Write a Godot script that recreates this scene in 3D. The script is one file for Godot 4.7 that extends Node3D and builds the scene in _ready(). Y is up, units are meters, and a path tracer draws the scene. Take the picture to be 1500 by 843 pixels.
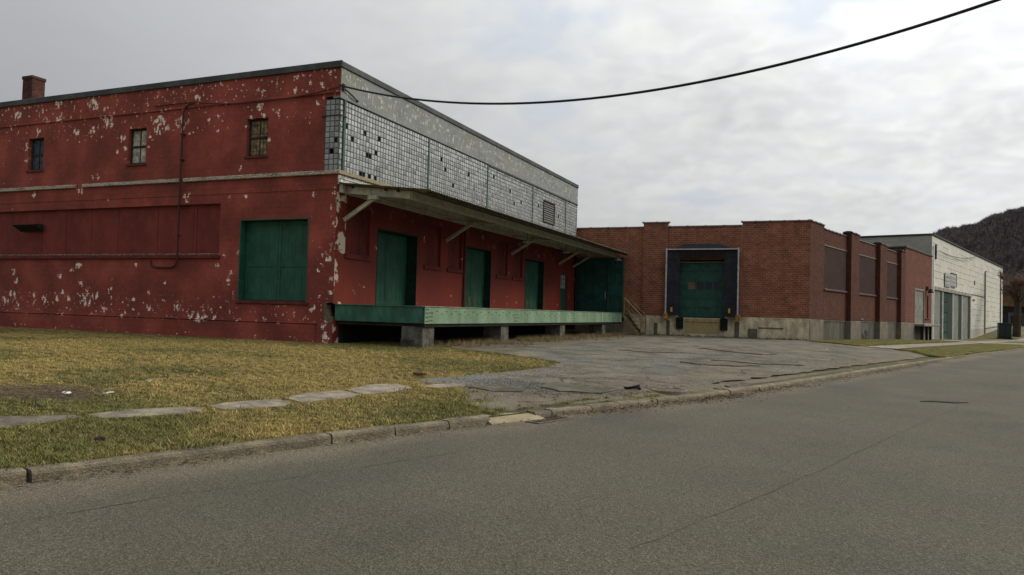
extends Node3D
# An old red painted warehouse with a loading dock, brick buildings behind it, seen across a street.

const ZL := -22.55            # plane of the long red wall that faces the camera side
const XF := -16.43            # plane of the wall behind the loading dock
const ZB := -50.3             # plane of the brick wall with the truck door
var rng := RandomNumberGenerator.new()
var M := {}
var nz := {}
var used := {}
var tex := {}

# ---------------------------------------------------------------- mesh helper
class MB:
	var v := PackedVector3Array()
	var n := PackedVector3Array()
	var c := PackedColorArray()
	var uv := PackedVector2Array()
	var col := Color.WHITE
	var uo := Vector3.ZERO        # planar uv: u = (p - uo).dot(uu), v = (p - uo).dot(vv)
	var uu := Vector3.ZERO
	var vv := Vector3.ZERO
	func put(p: Vector3, nn: Vector3) -> void:
		v.append(p); n.append(nn); c.append(col); uv.append(Vector2((p - uo).dot(uu), (p - uo).dot(vv)))
	func tri(a: Vector3, b: Vector3, d: Vector3) -> void:
		var nn := (b - a).cross(d - a).normalized()
		put(a, nn); put(d, nn); put(b, nn)
	func quad(a: Vector3, b: Vector3, d: Vector3, e: Vector3) -> void:
		var nn := (d - a).cross(e - b).normalized()
		put(a, nn); put(d, nn); put(b, nn); put(a, nn); put(e, nn); put(d, nn)
	func squad(a: Vector3, b: Vector3, d: Vector3, e: Vector3, na: Vector3, nb: Vector3, nd: Vector3, ne: Vector3) -> void:
		put(a, na); put(d, nd); put(b, nb); put(a, na); put(e, ne); put(d, nd)
	func face(pts: Array, out: Vector3) -> void:
		var nn: Vector3 = (pts[1] - pts[0]).cross(pts[2] - pts[0])
		if nn.dot(out) < 0: pts.reverse()
		for i in range(1, pts.size() - 1): tri(pts[0], pts[i], pts[i + 1])
	func box(t: Transform3D, lo: Vector3, hi: Vector3, bev := 0.0) -> void:
		var ce := (lo + hi) * 0.5
		var h := (hi - lo) * 0.5
		var b: float = min(bev, min(h.x, min(h.y, h.z)) * 0.8)
		for i in 3:
			var j := (i + 1) % 3
			var k := (i + 2) % 3
			for s in [-1.0, 1.0]:
				var pts := []
				for q in [[-1, -1], [1, -1], [1, 1], [-1, 1]]:
					var p := Vector3.ZERO
					p[i] = s * h[i]; p[j] = q[0] * (h[j] - b); p[k] = q[1] * (h[k] - b)
					pts.append(t * (ce + p))
				var o := Vector3.ZERO
				o[i] = s
				face(pts, t.basis * o)
				if b > 0.0:
					for s2 in [-1.0, 1.0]:
						var e := []
						for q in [[0, -1], [0, 1], [1, 1], [1, -1]]:
							var p2 := Vector3.ZERO
							p2[i] = s * (h[i] - (b if q[0] == 1 else 0.0)); p2[j] = s2 * (h[j] - (0.0 if q[0] == 1 else b)); p2[k] = q[1] * (h[k] - b)
							e.append(t * (ce + p2))
						var o2 := Vector3.ZERO
						o2[i] = s; o2[j] = s2
						face(e, t.basis * o2)
		if b > 0.0:
			for sx in [-1.0, 1.0]:
				for sy in [-1.0, 1.0]:
					for sz in [-1.0, 1.0]:
						var s3 := Vector3(sx, sy, sz)
						face([t * (ce + s3 * Vector3(h.x, h.y - b, h.z - b)), t * (ce + s3 * Vector3(h.x - b, h.y, h.z - b)), t * (ce + s3 * Vector3(h.x - b, h.y - b, h.z))], t.basis * s3)
	func tube(p: Array, r0: float, sides := 6, r1 := -1.0, cap := true) -> void:
		if r1 < 0: r1 = r0
		var rings := []
		var up := Vector3(0.13, 0.31, 0.94)
		for i in p.size():
			var d: Vector3 = (p[min(i + 1, p.size() - 1)] - p[max(i - 1, 0)]).normalized()
			var x := d.cross(up)
			if x.length() < 0.05: x = d.cross(Vector3(1, 0, 0))
			x = x.normalized()
			var y := x.cross(d).normalized()
			var r: float = lerp(r0, r1, float(i) / max(1, p.size() - 1))
			var ring := []
			for k in sides:
				var a := TAU * k / sides
				ring.append([p[i] + (x * cos(a) + y * sin(a)) * r, x * cos(a) + y * sin(a)])
			rings.append(ring)
		for i in rings.size() - 1:
			for k in sides:
				var k2 := (k + 1) % sides
				var A = rings[i][k]; var B = rings[i][k2]; var C = rings[i + 1][k2]; var D = rings[i + 1][k]
				var nn: Vector3 = (B[0] - A[0]).cross(D[0] - A[0])
				if nn.dot(A[1]) >= 0: squad(A[0], B[0], C[0], D[0], A[1], B[1], C[1], D[1])
				else: squad(A[0], D[0], C[0], B[0], A[1], D[1], C[1], B[1])
		if cap:
			for e in [0, rings.size() - 1]:
				var pts := []
				for k in sides: pts.append(rings[e][k][0])
				var dd: Vector3 = p[0] - p[1] if e == 0 else p[e] - p[e - 1]
				face(pts, dd)
	func lathe(t: Transform3D, prof: Array, sides := 14) -> void:   # prof of Vector2(radius, height)
		for i in prof.size() - 1:
			for k in sides:
				var a0 := TAU * k / sides
				var a1 := TAU * (k + 1) / sides
				var q := func(pr: Vector2, a: float) -> Vector3: return t * Vector3(pr.x * cos(a), pr.y, pr.x * sin(a))
				var pts := [q.call(prof[i], a0), q.call(prof[i], a1), q.call(prof[i + 1], a1), q.call(prof[i + 1], a0)]
				if prof[i].x < 1e-4: tri(pts[0], pts[3], pts[2])
				elif prof[i + 1].x < 1e-4: tri(pts[0], pts[2], pts[1])
				else: quad(pts[0], pts[3], pts[2], pts[1])
	func prism(poly: PackedVector2Array, top: Callable, thick: float) -> void:   # polygon in xz, top.call(x, z) -> y
		var ix := Geometry2D.triangulate_polygon(poly)
		for i in range(0, ix.size(), 3):
			var pts := []
			for k in 3: pts.append(Vector3(poly[ix[i + k]].x, top.call(poly[ix[i + k]].x, poly[ix[i + k]].y), poly[ix[i + k]].y))
			face(pts, Vector3.UP)
		var ce := Vector2.ZERO
		for p in poly: ce += p / poly.size()
		for i in poly.size():
			var a := poly[i]
			var b := poly[(i + 1) % poly.size()]
			var ya: float = top.call(a.x, a.y)
			var yb: float = top.call(b.x, b.y)
			var m := (a + b) * 0.5 - ce
			face([Vector3(a.x, ya, a.y), Vector3(b.x, yb, b.y), Vector3(b.x, yb - thick, b.y), Vector3(a.x, ya - thick, a.y)], Vector3(m.x, 0, m.y))
	func mesh(mat: Material) -> ArrayMesh:
		var m := ArrayMesh.new()
		var a := []
		a.resize(Mesh.ARRAY_MAX)
		a[Mesh.ARRAY_VERTEX] = v; a[Mesh.ARRAY_NORMAL] = n; a[Mesh.ARRAY_COLOR] = c; a[Mesh.ARRAY_TEX_UV] = uv
		m.add_surface_from_arrays(Mesh.PRIMITIVE_TRIANGLES, a)
		m.surface_set_material(0, mat)
		return m

# a wall's own axes: a along the wall (to the right seen from outside), b up, d outwards
class Fr:
	var o: Vector3
	var u: Vector3
	var n: Vector3
	func _init(oo: Vector3, uu: Vector3, nn: Vector3) -> void:
		o = oo; u = uu; n = nn
	func p(a: float, b: float, d := 0.0) -> Vector3: return o + u * a + Vector3.UP * b + n * d
	func t() -> Transform3D: return Transform3D(Basis(u, Vector3.UP, n), o)
	func box(m: MB, a0: float, a1: float, b0: float, b1: float, d0: float, d1: float, bev := 0.0) -> void:
		m.box(t(), Vector3(min(a0, a1), min(b0, b1), min(d0, d1)), Vector3(max(a0, a1), max(b0, b1), max(d0, d1)), bev)

# ---------------------------------------------------------------- nodes
func numbered(s: String) -> String:
	var k: int = used.get(s, 0)
	used[s] = k + 1
	return s if k == 0 else "%s_%03d" % [s, k]

func thing(called: String, label: String, category: String, at := Vector3.ZERO, group := "", kind := "") -> Node3D:
	var o := Node3D.new()
	o.name = numbered(called)
	add_child(o)
	o.position = at
	tag(o, label, category, group, kind)
	return o

func tag(o: Node, label: String, category := "", group := "", kind := "") -> void:
	if label: o.set_meta("label", label)
	if category: o.set_meta("category", category)
	if group: o.set_meta("group", group)
	if kind: o.set_meta("kind", kind)

func offset_of(par: Node) -> Vector3:      # parts hold world coordinates: undo the places above them
	var s := Vector3.ZERO
	while par != self:
		s += par.position
		par = par.get_parent()
	return s

func obj(called: String, m, mat: Material, par: Node = self, label := "", kind := "") -> MeshInstance3D:
	var o := MeshInstance3D.new()
	o.mesh = m.mesh(mat) if m is MB else m
	o.name = numbered(called) if par == self else called
	if par == self: add_child(o)
	else:
		par.add_child(o, true)
		o.position = -offset_of(par)
	if label: o.set_meta("label", label)
	if kind: o.set_meta("kind", kind)
	return o

func single(called: String, m: MB, mat: Material, label: String, category: String, group := "", kind := "") -> MeshInstance3D:
	var o := obj(called, m, mat)
	tag(o, label, category, group, kind)
	return o

func piece(called: String, mesh: Mesh, par: Node, tr: Transform3D) -> MeshInstance3D:   # a shared mesh set at a place
	var o := MeshInstance3D.new()
	o.mesh = mesh
	o.name = called
	par.add_child(o, true)
	tr.origin -= offset_of(par)
	o.transform = tr
	return o

func many(called: String, mesh: Mesh, where: Array, cols: Array, label: String, category: String, par: Node = self) -> MultiMeshInstance3D:
	var mm := MultiMesh.new()
	mm.transform_format = MultiMesh.TRANSFORM_3D
	mm.use_colors = cols.size() > 0
	mm.mesh = mesh
	mm.instance_count = where.size()
	for i in where.size():
		mm.set_instance_transform(i, where[i])
		if cols.size(): mm.set_instance_color(i, cols[i])
	var o := MultiMeshInstance3D.new()
	o.multimesh = mm
	o.name = numbered(called) if par == self else called
	par.add_child(o, true)
	if par != self: o.position = -offset_of(par)
	tag(o, label, category, "", "stuff")
	return o

# ---------------------------------------------------------------- materials
func noise(seed_: int, freq: float, oct := 4, type := FastNoiseLite.TYPE_SIMPLEX_SMOOTH) -> FastNoiseLite:
	var f := FastNoiseLite.new()
	f.seed = seed_; f.frequency = freq; f.fractal_octaves = oct; f.noise_type = type
	return f

# value noise that repeats without a seam, from lattices that divide the tile
func tile(kind: String) -> PackedByteArray:
	if tiles.has(kind): return tiles[kind]
	var cells: Array = {"fine": [32, 64, 128, 256], "speck": [64, 128, 256, 512], "coarse": [4, 8, 16, 32, 64]}[kind]
	var amp: Array = {"fine": [1.0, 0.7, 0.5, 0.35], "speck": [0.25, 0.8, 1.0, 0.5], "coarse": [1.0, 0.75, 0.5, 0.35, 0.25]}[kind]
	var N := 512
	var f := PackedFloat32Array()
	f.resize(N * N)
	var g := RandomNumberGenerator.new()
	g.seed = {"fine": 11, "speck": 12, "coarse": 13}[kind]
	for o in cells.size():
		var c: int = cells[o]
		var a: float = amp[o]
		var l := PackedFloat32Array()
		l.resize(c * c)
		for k in c * c: l[k] = g.randf()
		var st := N / c
		for y in N:
			var y0 := y / st
			var ty := float(y % st) / st
			ty = ty * ty * (3.0 - 2.0 * ty)
			var ra := y0 * c
			var rb := ((y0 + 1) % c) * c
			for x in N:
				var x0 := x / st
				var x1 := (x0 + 1) % c
				var tx := float(x % st) / st
				tx = tx * tx * (3.0 - 2.0 * tx)
				var p := l[ra + x0] + (l[ra + x1] - l[ra + x0]) * tx
				f[y * N + x] += a * (p + (l[rb + x0] + (l[rb + x1] - l[rb + x0]) * tx - p) * ty)
	var mean := 0.0
	for k in range(0, N * N, 7): mean += f[k]
	mean /= ceilf(N * N / 7.0)
	var sd := 0.0
	for k in range(0, N * N, 7): sd += (f[k] - mean) * (f[k] - mean)
	sd = sqrt(sd / ceilf(N * N / 7.0))
	var out := PackedByteArray()
	out.resize(N * N)
	for k in N * N: out[k] = int(clampf(0.5 + (f[k] - mean) / sd * 0.25, 0.0, 1.0) * 255.0)
	tiles[kind] = out
	return out
var tiles := {}

func ntex(kind: String, lo: float, hi: float) -> Texture2D:
	var key := "%s %.2f %.2f" % [kind, lo, hi]
	if tex.has(key): return tex[key]
	var d := tile(kind).duplicate()
	var lut_ := PackedByteArray()
	for k in 256: lut_.append(int((lo + (hi - lo) * k / 255.0) * 255.0))
	for k in d.size(): d[k] = lut_[d[k]]
	var im := Image.create_from_data(512, 512, false, Image.FORMAT_L8, d)
	tex[key] = ImageTexture.create_from_image(im)
	return tex[key]

# base colour (sRGB) varied by a fine and a coarse pattern; sizes in metres per repeat; streak > 1 draws the coarse one out downwards
func mat(key: String, base: Color, fine := 0.15, coarse := 0.15, fs := 1.0, cs := 5.0, rough := 0.85, bump := 0.0, vcol := false, streak := 1.0, kind := "fine") -> StandardMaterial3D:
	if M.has(key): return M[key]
	var m := StandardMaterial3D.new()
	m.resource_name = key
	m.albedo_color = base
	m.roughness = rough
	m.metallic_specular = 0.4
	m.vertex_color_use_as_albedo = vcol
	if fine > 0:
		m.albedo_texture = ntex(kind, 1.0 - fine, 1.0)
		m.uv1_triplanar = true; m.uv1_world_triplanar = true
		m.uv1_scale = Vector3.ONE / fs
	if coarse > 0:
		m.detail_enabled = true
		m.detail_blend_mode = BaseMaterial3D.BLEND_MODE_MUL
		m.detail_albedo = ntex("coarse", 1.0 - coarse, 1.0)
		m.detail_uv_layer = BaseMaterial3D.DETAIL_UV_2
		m.uv2_triplanar = true; m.uv2_world_triplanar = true
		m.uv2_scale = Vector3(1.0, 1.0 / streak, 1.0) / cs
	if bump > 0:
		m.heightmap_enabled = true
		m.heightmap_texture = ntex(kind, 0.0, 1.0)
		m.heightmap_scale = bump
	M[key] = m
	return m

func rgb(r: float, g: float, b: float) -> Color: return Color(r / 255.0, g / 255.0, b / 255.0)

# ---------------------------------------------------------------- ground
var KZ := [-2600.0, -400.0, -220.0, -150.0, -110.0, -80.0, -55.8, -37.32, -24.6, -18.57, -14.92, -12.6, -10.01, -7.51, -4.32, 6.0, 40.0, 600.0]
var KX := [786.0, 115.0, 60.5, 39.0, 26.7, 17.5, 10.06, 4.33, 0.55, -1.2, -2.42, -3.38, -4.42, -5.33, -6.47, -10.0, -21.5, -212.0]
var HKz := [-2600.0, -400.0, -250.0, -170.0, -138.0, -109.0, -80.0, -60.0, -45.0, 600.0]
var HK := [3.0, 2.0, 1.2, 0.8, 0.3, -0.3, -0.05, 0.05, 0.115, 0.115]
var HWz := [-2600.0, -400.0, -250.0, -170.0, -138.0, -119.0, -109.0, -86.0, -78.6, -69.5, -58.0, -50.3, 600.0]
var HW := [3.0, 2.5, 1.8, 1.4, 1.15, 0.24, -0.29, -0.03, 0.0, 0.12, 0.24, 0.3, 0.3]

func lut(X: Array, Y: Array, x: float) -> float:
	if x <= X[0]: return Y[0]
	for i in X.size() - 1:
		if x <= X[i + 1]: return lerpf(Y[i], Y[i + 1], (x - X[i]) / (X[i + 1] - X[i]))
	return Y[-1]
func kx(z: float) -> float: return lut(KZ, KX, z)
func kerb_d(x: float, z: float) -> float: return (kx(z) - x) * 0.955
func road_y(z: float) -> float: return lut(HKz, HK, z) - 0.115
func ground(x: float, z: float) -> float:
	var d := kerb_d(x, z)
	var hk := lut(HKz, HK, z)
	if d < 0.0: return hk - 0.115
	return lerpf(hk, lut(HWz, HW, z), clampf((d - 0.2) / 9.0, 0, 1))

func ring(p: Array, step := 0.35, jit := 0.05, seed_ := 1) -> PackedVector2Array:   # a polygon with roughened sides
	var out := PackedVector2Array()
	var f := noise(seed_, 1.1, 3)
	for i in p.size():
		var a := Vector2(p[i][0], p[i][1])
		var b := Vector2(p[(i + 1) % p.size()][0], p[(i + 1) % p.size()][1])
		var k: int = max(1, int(a.distance_to(b) / step))
		for j in k:
			var q := a.lerp(b, float(j) / k)
			out.append(q + Vector2(f.get_noise_2d(q.x * 1.0, q.y), f.get_noise_2d(q.x + 70.0, q.y)) * jit * 2.0)
	return out

func sheet(m: MB, poly: PackedVector2Array, cell: float, hgt: Callable, colf: Callable) -> void:
	var lo := poly[0]
	var hi := poly[0]
	for p in poly:
		lo = lo.min(p); hi = hi.max(p)
	var nx := int((hi.x - lo.x) / cell) + 1
	var nzz := int((hi.y - lo.y) / cell) + 1
	var put := func(q: Vector2) -> void:
		var y: float = hgt.call(q.x, q.y)
		var e := 0.06
		var nn := Vector3(y - hgt.call(q.x + e, q.y), e, y - hgt.call(q.x, q.y + e)).normalized()
		m.col = colf.call(q.x, q.y)
		m.put(Vector3(q.x, y, q.y), nn)
	var inside := []
	for j in nzz + 1:
		var row := PackedByteArray()
		for i in nx + 1: row.append(1 if Geometry2D.is_point_in_polygon(lo + Vector2(i, j) * cell, poly) else 0)
		inside.append(row)
	for j in nzz:
		for i in nx:
			var s: int = inside[j][i] + inside[j][i + 1] + inside[j + 1][i] + inside[j + 1][i + 1]
			var a := lo + Vector2(i, j) * cell
			var sq := PackedVector2Array([a, a + Vector2(cell, 0), a + Vector2(cell, cell), a + Vector2(0, cell)])
			if s == 4:
				for k in [0, 1, 2, 0, 2, 3]: put.call(sq[k])
			else:
				for piece_ in Geometry2D.intersect_polygons(sq, poly):
					if Geometry2D.is_polygon_clockwise(piece_): piece_.reverse()
					var ix := Geometry2D.triangulate_polygon(piece_)
					for k in range(0, ix.size(), 3):
						var A: Vector2 = piece_[ix[k]]
						var B: Vector2 = piece_[ix[k + 1]]
						var C: Vector2 = piece_[ix[k + 2]]
						if (B - A).cross(C - A) < 0:
							var tmp := B
							B = C; C = tmp
						put.call(A); put.call(B); put.call(C)

# a flat wall with openings; holes are Rect2 in (a, b)
func wall(m: MB, f: Fr, a0: float, a1: float, b0: float, b1: float, holes: Array, thick := 0.3, d := 0.0) -> void:
	var xs := [a0, a1]
	var ys := [b0, b1]
	for h in holes:
		for q in [h.position.x, h.end.x]:
			if q > a0 + 1e-3 and q < a1 - 1e-3 and not xs.has(q): xs.append(q)
		for q in [h.position.y, h.end.y]:
			if q > b0 + 1e-3 and q < b1 - 1e-3 and not ys.has(q): ys.append(q)
	xs.sort(); ys.sort()
	for i in xs.size() - 1:
		for j in ys.size() - 1:
			var ce := Vector2((xs[i] + xs[i + 1]) * 0.5, (ys[j] + ys[j + 1]) * 0.5)
			var open := false
			for h in holes: open = open or h.has_point(ce)
			if open: continue
			m.quad(f.p(xs[i], ys[j], d), f.p(xs[i + 1], ys[j], d), f.p(xs[i + 1], ys[j + 1], d), f.p(xs[i], ys[j + 1], d))
			m.quad(f.p(xs[i + 1], ys[j], d - thick), f.p(xs[i], ys[j], d - thick), f.p(xs[i], ys[j + 1], d - thick), f.p(xs[i + 1], ys[j + 1], d - thick))
	for h in holes:
		var l: float = max(h.position.x, a0); var r: float = min(h.end.x, a1)
		var bo: float = max(h.position.y, b0); var to: float = min(h.end.y, b1)
		var e := d - thick
		if h.position.x >= a0: m.face([f.p(l, bo, d), f.p(l, to, d), f.p(l, to, e), f.p(l, bo, e)], f.u)
		if h.end.x <= a1: m.face([f.p(r, bo, d), f.p(r, to, d), f.p(r, to, e), f.p(r, bo, e)], -f.u)
		if h.position.y >= b0: m.face([f.p(l, bo, d), f.p(r, bo, d), f.p(r, bo, e), f.p(l, bo, e)], Vector3.UP)
		if h.end.y <= b1: m.face([f.p(l, to, d), f.p(r, to, d), f.p(r, to, e), f.p(l, to, e)], Vector3.DOWN)

# running bond over a wall: every brick stands proud of the mortar
func bricks(m: MB, f: Fr, a0: float, a1: float, b0: float, b1: float, holes: Array, tint: Color, vary: float, bl := 0.3, bh := 0.135, d := 0.0, proud := 0.012, joint := 0.024) -> void:
	var rows := int(round((b1 - b0) / bh))
	var hh := (b1 - b0) / rows
	for r in rows:
		var y0 := b0 + r * hh + joint * 0.5
		var y1 := b0 + (r + 1) * hh - joint * 0.5
		var iv := [[a0, a1]]
		for h in holes:
			if h.position.y < y1 - 0.03 and h.end.y > y0 + 0.03:
				var nv := []
				for s in iv:
					if h.end.x <= s[0] or h.position.x >= s[1]: nv.append(s)
					else:
						if h.position.x > s[0]: nv.append([s[0], h.position.x])
						if h.end.x < s[1]: nv.append([h.end.x, s[1]])
				iv = nv
		for s in iv:
			var x: float = a0 + floor((s[0] - a0) / bl) * bl - (bl * 0.5 if r % 2 else 0.0)
			while x < s[1]:
				var l: float = max(x, s[0]) + joint * 0.5
				var q: float = min(x + bl, s[1]) - joint * 0.5
				x += bl
				if q - l < 0.03: continue
				var k := 1.0 + rng.randf_range(-vary, vary)
				var w := rng.randf_range(-0.06, 0.06)
				m.col = Color(tint.r * k * (1.0 + w), tint.g * k, tint.b * k * (1.0 - w))
				var e := d + proud + rng.randf_range(-0.003, 0.003)
				var A := f.p(l, y0, e); var B := f.p(q, y0, e); var C := f.p(q, y1, e); var D := f.p(l, y1, e)
				m.quad(A, B, C, D)
				m.quad(f.p(l, y1, e), f.p(q, y1, e), f.p(q, y1, d), f.p(l, y1, d))
				m.quad(f.p(l, y0, d), f.p(q, y0, d), B, A)
				m.quad(f.p(l, y0, d), A, D, f.p(l, y1, d))
				m.quad(B, f.p(q, y0, d), f.p(q, y1, d), C)
	m.col = Color.WHITE

# ---------------------------------------------------------------- scene
func _ready() -> void:
	rng.seed = 7
	var cam := Camera3D.new()
	cam.name = "camera"
	add_child(cam)
	cam.fov = rad_to_deg(2.0 * atan(421.5 / 1119.17))
	cam.near = 0.1
	cam.far = 4000.0
	cam.position = Vector3(0, 1.6, 0)
	cam.basis = Basis(Vector3.UP, 0.40028) * Basis(Vector3.RIGHT, 0.031194) * Basis(Vector3.BACK, 0.0270466)
	cam.current = true
	make_sky()
	var sun := DirectionalLight3D.new()
	sun.name = "sun"
	add_child(sun)
	sun.light_energy = 0.42
	sun.light_color = Color(1.0, 0.95, 0.87)
	sun.light_angular_distance = 26.0
	sun.shadow_enabled = true
	sun.look_at_from_position(Vector3.ZERO, -SUN)
	make_ground()
	make_hill()
	make_red_warehouse()
	make_dock()
	make_canopy()
	make_brick_warehouse()
	make_dock_door()
	make_stairs()
	make_annex()
	make_white_building()
	make_far_right()
	make_wire()
	make_small_things()
	make_growth()

var SUN := Vector3(0.64, 0.62, -0.45).normalized()

func make_sky() -> void:
	var W := 2048
	var H := 1024
	var im := Image.create(W, H, false, Image.FORMAT_RGBF)
	var n1 := noise(21, 0.55, 5)
	var n2 := noise(33, 0.16, 4)
	var n3 := noise(45, 2.6, 4)
	var ca := PackedFloat32Array()
	var sa := PackedFloat32Array()
	for x in W:
		var a := (float(x) + 0.5) / W * TAU       # the left edge looks along -z
		ca.append(-cos(a)); sa.append(sin(a))
	var low := Color(0.16, 0.155, 0.14)
	for y in H:
		var el := (0.5 - (float(y) + 0.5) / H) * PI
		var ce := cos(el)
		var se := sin(el)
		if se < -0.02:
			for x in W: im.set_pixel(x, y, low)
			continue
		var k: float = 1.0 / (maxf(se, 0.0) + 0.16)
		for x in W:
			var d := Vector3(sa[x] * ce, se, ca[x] * ce)
			var c := d.dot(SUN)
			var b: float = 0.238 + 0.53 * pow(max(0.0, (c + 0.42) / 1.42), 1.7)      # thin bright cover towards the sun
			b *= 0.83 + 0.95 * max(se, 0.0)                                                # overcast is brighter overhead
			var px: float = d.x * k * 1.5
			var pz: float = d.z * k * 1.5
			var wx: float = px + 0.12 * n2.get_noise_2d(px * 9.0 + 9.0, pz * 9.0)
			var wz: float = pz + 0.12 * n2.get_noise_2d(px * 9.0 + 70.0, pz * 9.0)
			var t: float = n1.get_noise_2d(wx * 3.3, wz * 3.3)
			var big: float = n2.get_noise_2d(px * 4.0, pz * 4.0 + 40.0)
			var fine: float = n3.get_noise_2d(wx * 2.6, wz * 2.6)
			var puff: float = minf(1.0, absf(t) * 2.6 + 0.3 * absf(fine))                  # rounded heads with creases between
			var side: float = clampf((c + 0.02) * 1.5, 0.06, 1.0)                    # more broken cover on the bright side
			var hollow := smoothstep(0.16, 0.6, big * 1.1 + t * 0.3 + fine * 0.2) * smoothstep(0.2, 0.7, side)
			var lumps := ((puff - 0.45) * 0.12 + fine * 0.10 + big * 0.20) * side + big * 0.03
			var l: float = b * (1.0 + lumps)
			var cloud := Color(l * 0.965, l * 0.985, l * (0.985 - 0.03 * (puff - 0.5)))
			if side < 0.5: cloud = Color(l * 0.955, l * 0.985, l * 1.035).lerp(cloud, side * 2.0)
			var blue := Color(b * 0.70, b * 0.78, b * 0.93)
			im.set_pixel(x, y, cloud.lerp(blue, hollow * 0.62))
	var pm := PanoramaSkyMaterial.new()
	pm.panorama = ImageTexture.create_from_image(im)
	var sky := Sky.new()
	sky.sky_material = pm
	var env := Environment.new()
	env.background_mode = Environment.BG_SKY
	env.sky = sky
	env.tonemap_mode = Environment.TONE_MAPPER_LINEAR
	env.tonemap_exposure = 1.5
	env.sdfgi_enabled = true
	env.ssao_enabled = true
	env.ssil_enabled = true
	var we := WorldEnvironment.new()
	we.name = "sky"
	we.environment = env
	add_child(we)

# ---------------------------------------------------------------- lawn, lot, road, kerb, pavement
var lot_poly: PackedVector2Array
var slab_polys := []
var dirt_polys := []

func lawn_mix(x: float, z: float) -> Vector3:      # shares of green, straw and bare earth
	var a: float = nz.big.get_noise_2d(x, z) + 0.35 * nz.mid.get_noise_2d(x, z)
	var d := kerb_d(x, z)
	var near_kerb: float = 1.0 - smoothstep(1.6, 3.2, d)
	var wall_side: float = 1.0 - smoothstep(0.3, 3.2, z - ZL + a * 2.0)
	var green: float = clampf(0.36 + a * 1.3 + 0.3 * near_kerb + 0.5 * wall_side - 0.15 * smoothstep(4.0, 9.0, d), 0.04, 0.97)
	var earth: float = smoothstep(0.30, 0.62, nz.mid.get_noise_2d(x * 0.7 + 40.0, z * 0.7)) * 0.5
	var e: float = Vector2((x + 10.75) / 1.25, (z + 7.75) / 0.75).length()
	earth = max(earth, (1.0 - smoothstep(0.55, 1.15, e + 0.35 * nz.mid.get_noise_2d(x * 2.0, z * 2.0))) * 0.95)
	earth = max(earth, (1.0 - smoothstep(0.1, 0.75, abs(d - 0.5))) * (1.0 - smoothstep(-9.6, -8.0, z + 9.6 - 9.6)) * smoothstep(-12.5, -10.5, z + 1.0) * 0.7 if z < -8.5 else 0.0)
	earth = max(earth, (1.0 - smoothstep(0.1, 0.5, z - ZL)) * 0.3 if x < XF else 0.0)
	return Vector3(green, 1.0 - green, earth)

func lawn_soil(x: float, z: float) -> Color:
	var m := lawn_mix(x, z)
	var c := Color(0.17, 0.158, 0.062) * m.x + Color(0.40, 0.31, 0.12) * m.y
	c = c.lerp(Color(0.125, 0.098, 0.066), m.z)
	var k: float = 1.0 + 0.3 * nz.small.get_noise_2d(x, z)
	return Color(c.r * k, c.g * k, c.b * k)

func lot_colour(x: float, z: float) -> Color:
	var a: float = nz.big.get_noise_2d(x * 1.3, z * 1.3 + 11.0)
	var b: float = nz.mid.get_noise_2d(x + 30.0, z)
	var c := Color(0.31, 0.27, 0.195)
	var f: float = nz.mid.get_noise_2d(x * 2.2 + 3.0, z * 2.2)
	var grav: float = smoothstep(-0.12, 0.16, a + f * 0.25 + 0.12 * smoothstep(-15.0, -20.0, z) - 0.3 * (1.0 - smoothstep(0.6, 1.8, kerb_d(x, z))))
	c = c.lerp(Color(0.245, 0.242, 0.21), grav * 0.85)
	c = c.lerp(Color(0.12, 0.108, 0.084), smoothstep(0.02, 0.3, b + f * 0.4) * 0.75)
	c = c.lerp(Color(0.34, 0.28, 0.195), smoothstep(0.06, 0.3, nz.mid.get_noise_2d(x * 0.6 - 20.0, z * 0.6) + f * 0.2) * 0.6)
	c = c.lerp(Color(0.29, 0.243, 0.17), (1.0 - smoothstep(1.2, 3.4, kerb_d(x, z))) * 0.75)
	var wet: float = 1.0 - smoothstep(0.5, 1.0, Vector2((x + 7.0 + (z + 13.6) * 0.1) / 0.55, (z + 14.0) / 1.6).length() + f * 0.3)
	c = c.lerp(Color(0.33, 0.345, 0.34), wet * 0.8)
	var broken: float = (1.0 - smoothstep(0.6, 1.1, Vector2((x + 4.9) / 1.7, (z + 14.0) / 0.75).length() + f)) 
	c = c.lerp(Color(0.10, 0.092, 0.074), broken * smoothstep(-0.15, 0.1, f))
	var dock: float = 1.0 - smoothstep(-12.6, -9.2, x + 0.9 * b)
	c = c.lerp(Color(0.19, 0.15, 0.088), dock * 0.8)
	c = c.lerp(Color(0.17, 0.15, 0.07), (1.0 - smoothstep(0.0, 0.9, abs(x + 9.6 + 0.12 * (z + 30.0)) - 0.5)) * 0.55 * smoothstep(-0.25, 0.3, b))
	var k: float = 1.0 + 0.22 * nz.small.get_noise_2d(x, z)
	return Color(c.r * k, c.g * k, c.b * k)

func road_colour(d: float, z: float) -> Color:
	var x := kx(z) - d / 0.955
	var c := Color(0.162, 0.147, 0.103)
	var a: float = nz.big.get_noise_2d(x * 0.8 + 5.0, z * 0.5)
	var b: float = nz.mid.get_noise_2d(x * 0.9 + 15.0, z * 0.45)
	c = c.lerp(Color(0.145, 0.131, 0.09), clampf(0.45 + a * 1.4, 0, 1) * 0.85)
	var g: float = (1.0 - smoothstep(0.15, 0.95, -d + b * 0.35))
	c = c.lerp(Color(0.25, 0.212, 0.15), g * 0.9)
	c = c.lerp(Color(0.19, 0.172, 0.122), (1.0 - smoothstep(0.0, 0.95, abs(-d - 2.3 + a * 0.9))) * smoothstep(-0.3, 0.3, b) * 0.6)
	c = c.lerp(Color(0.098, 0.092, 0.076), smoothstep(0.1, 0.5, b) * 0.4)
	return c

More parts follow.
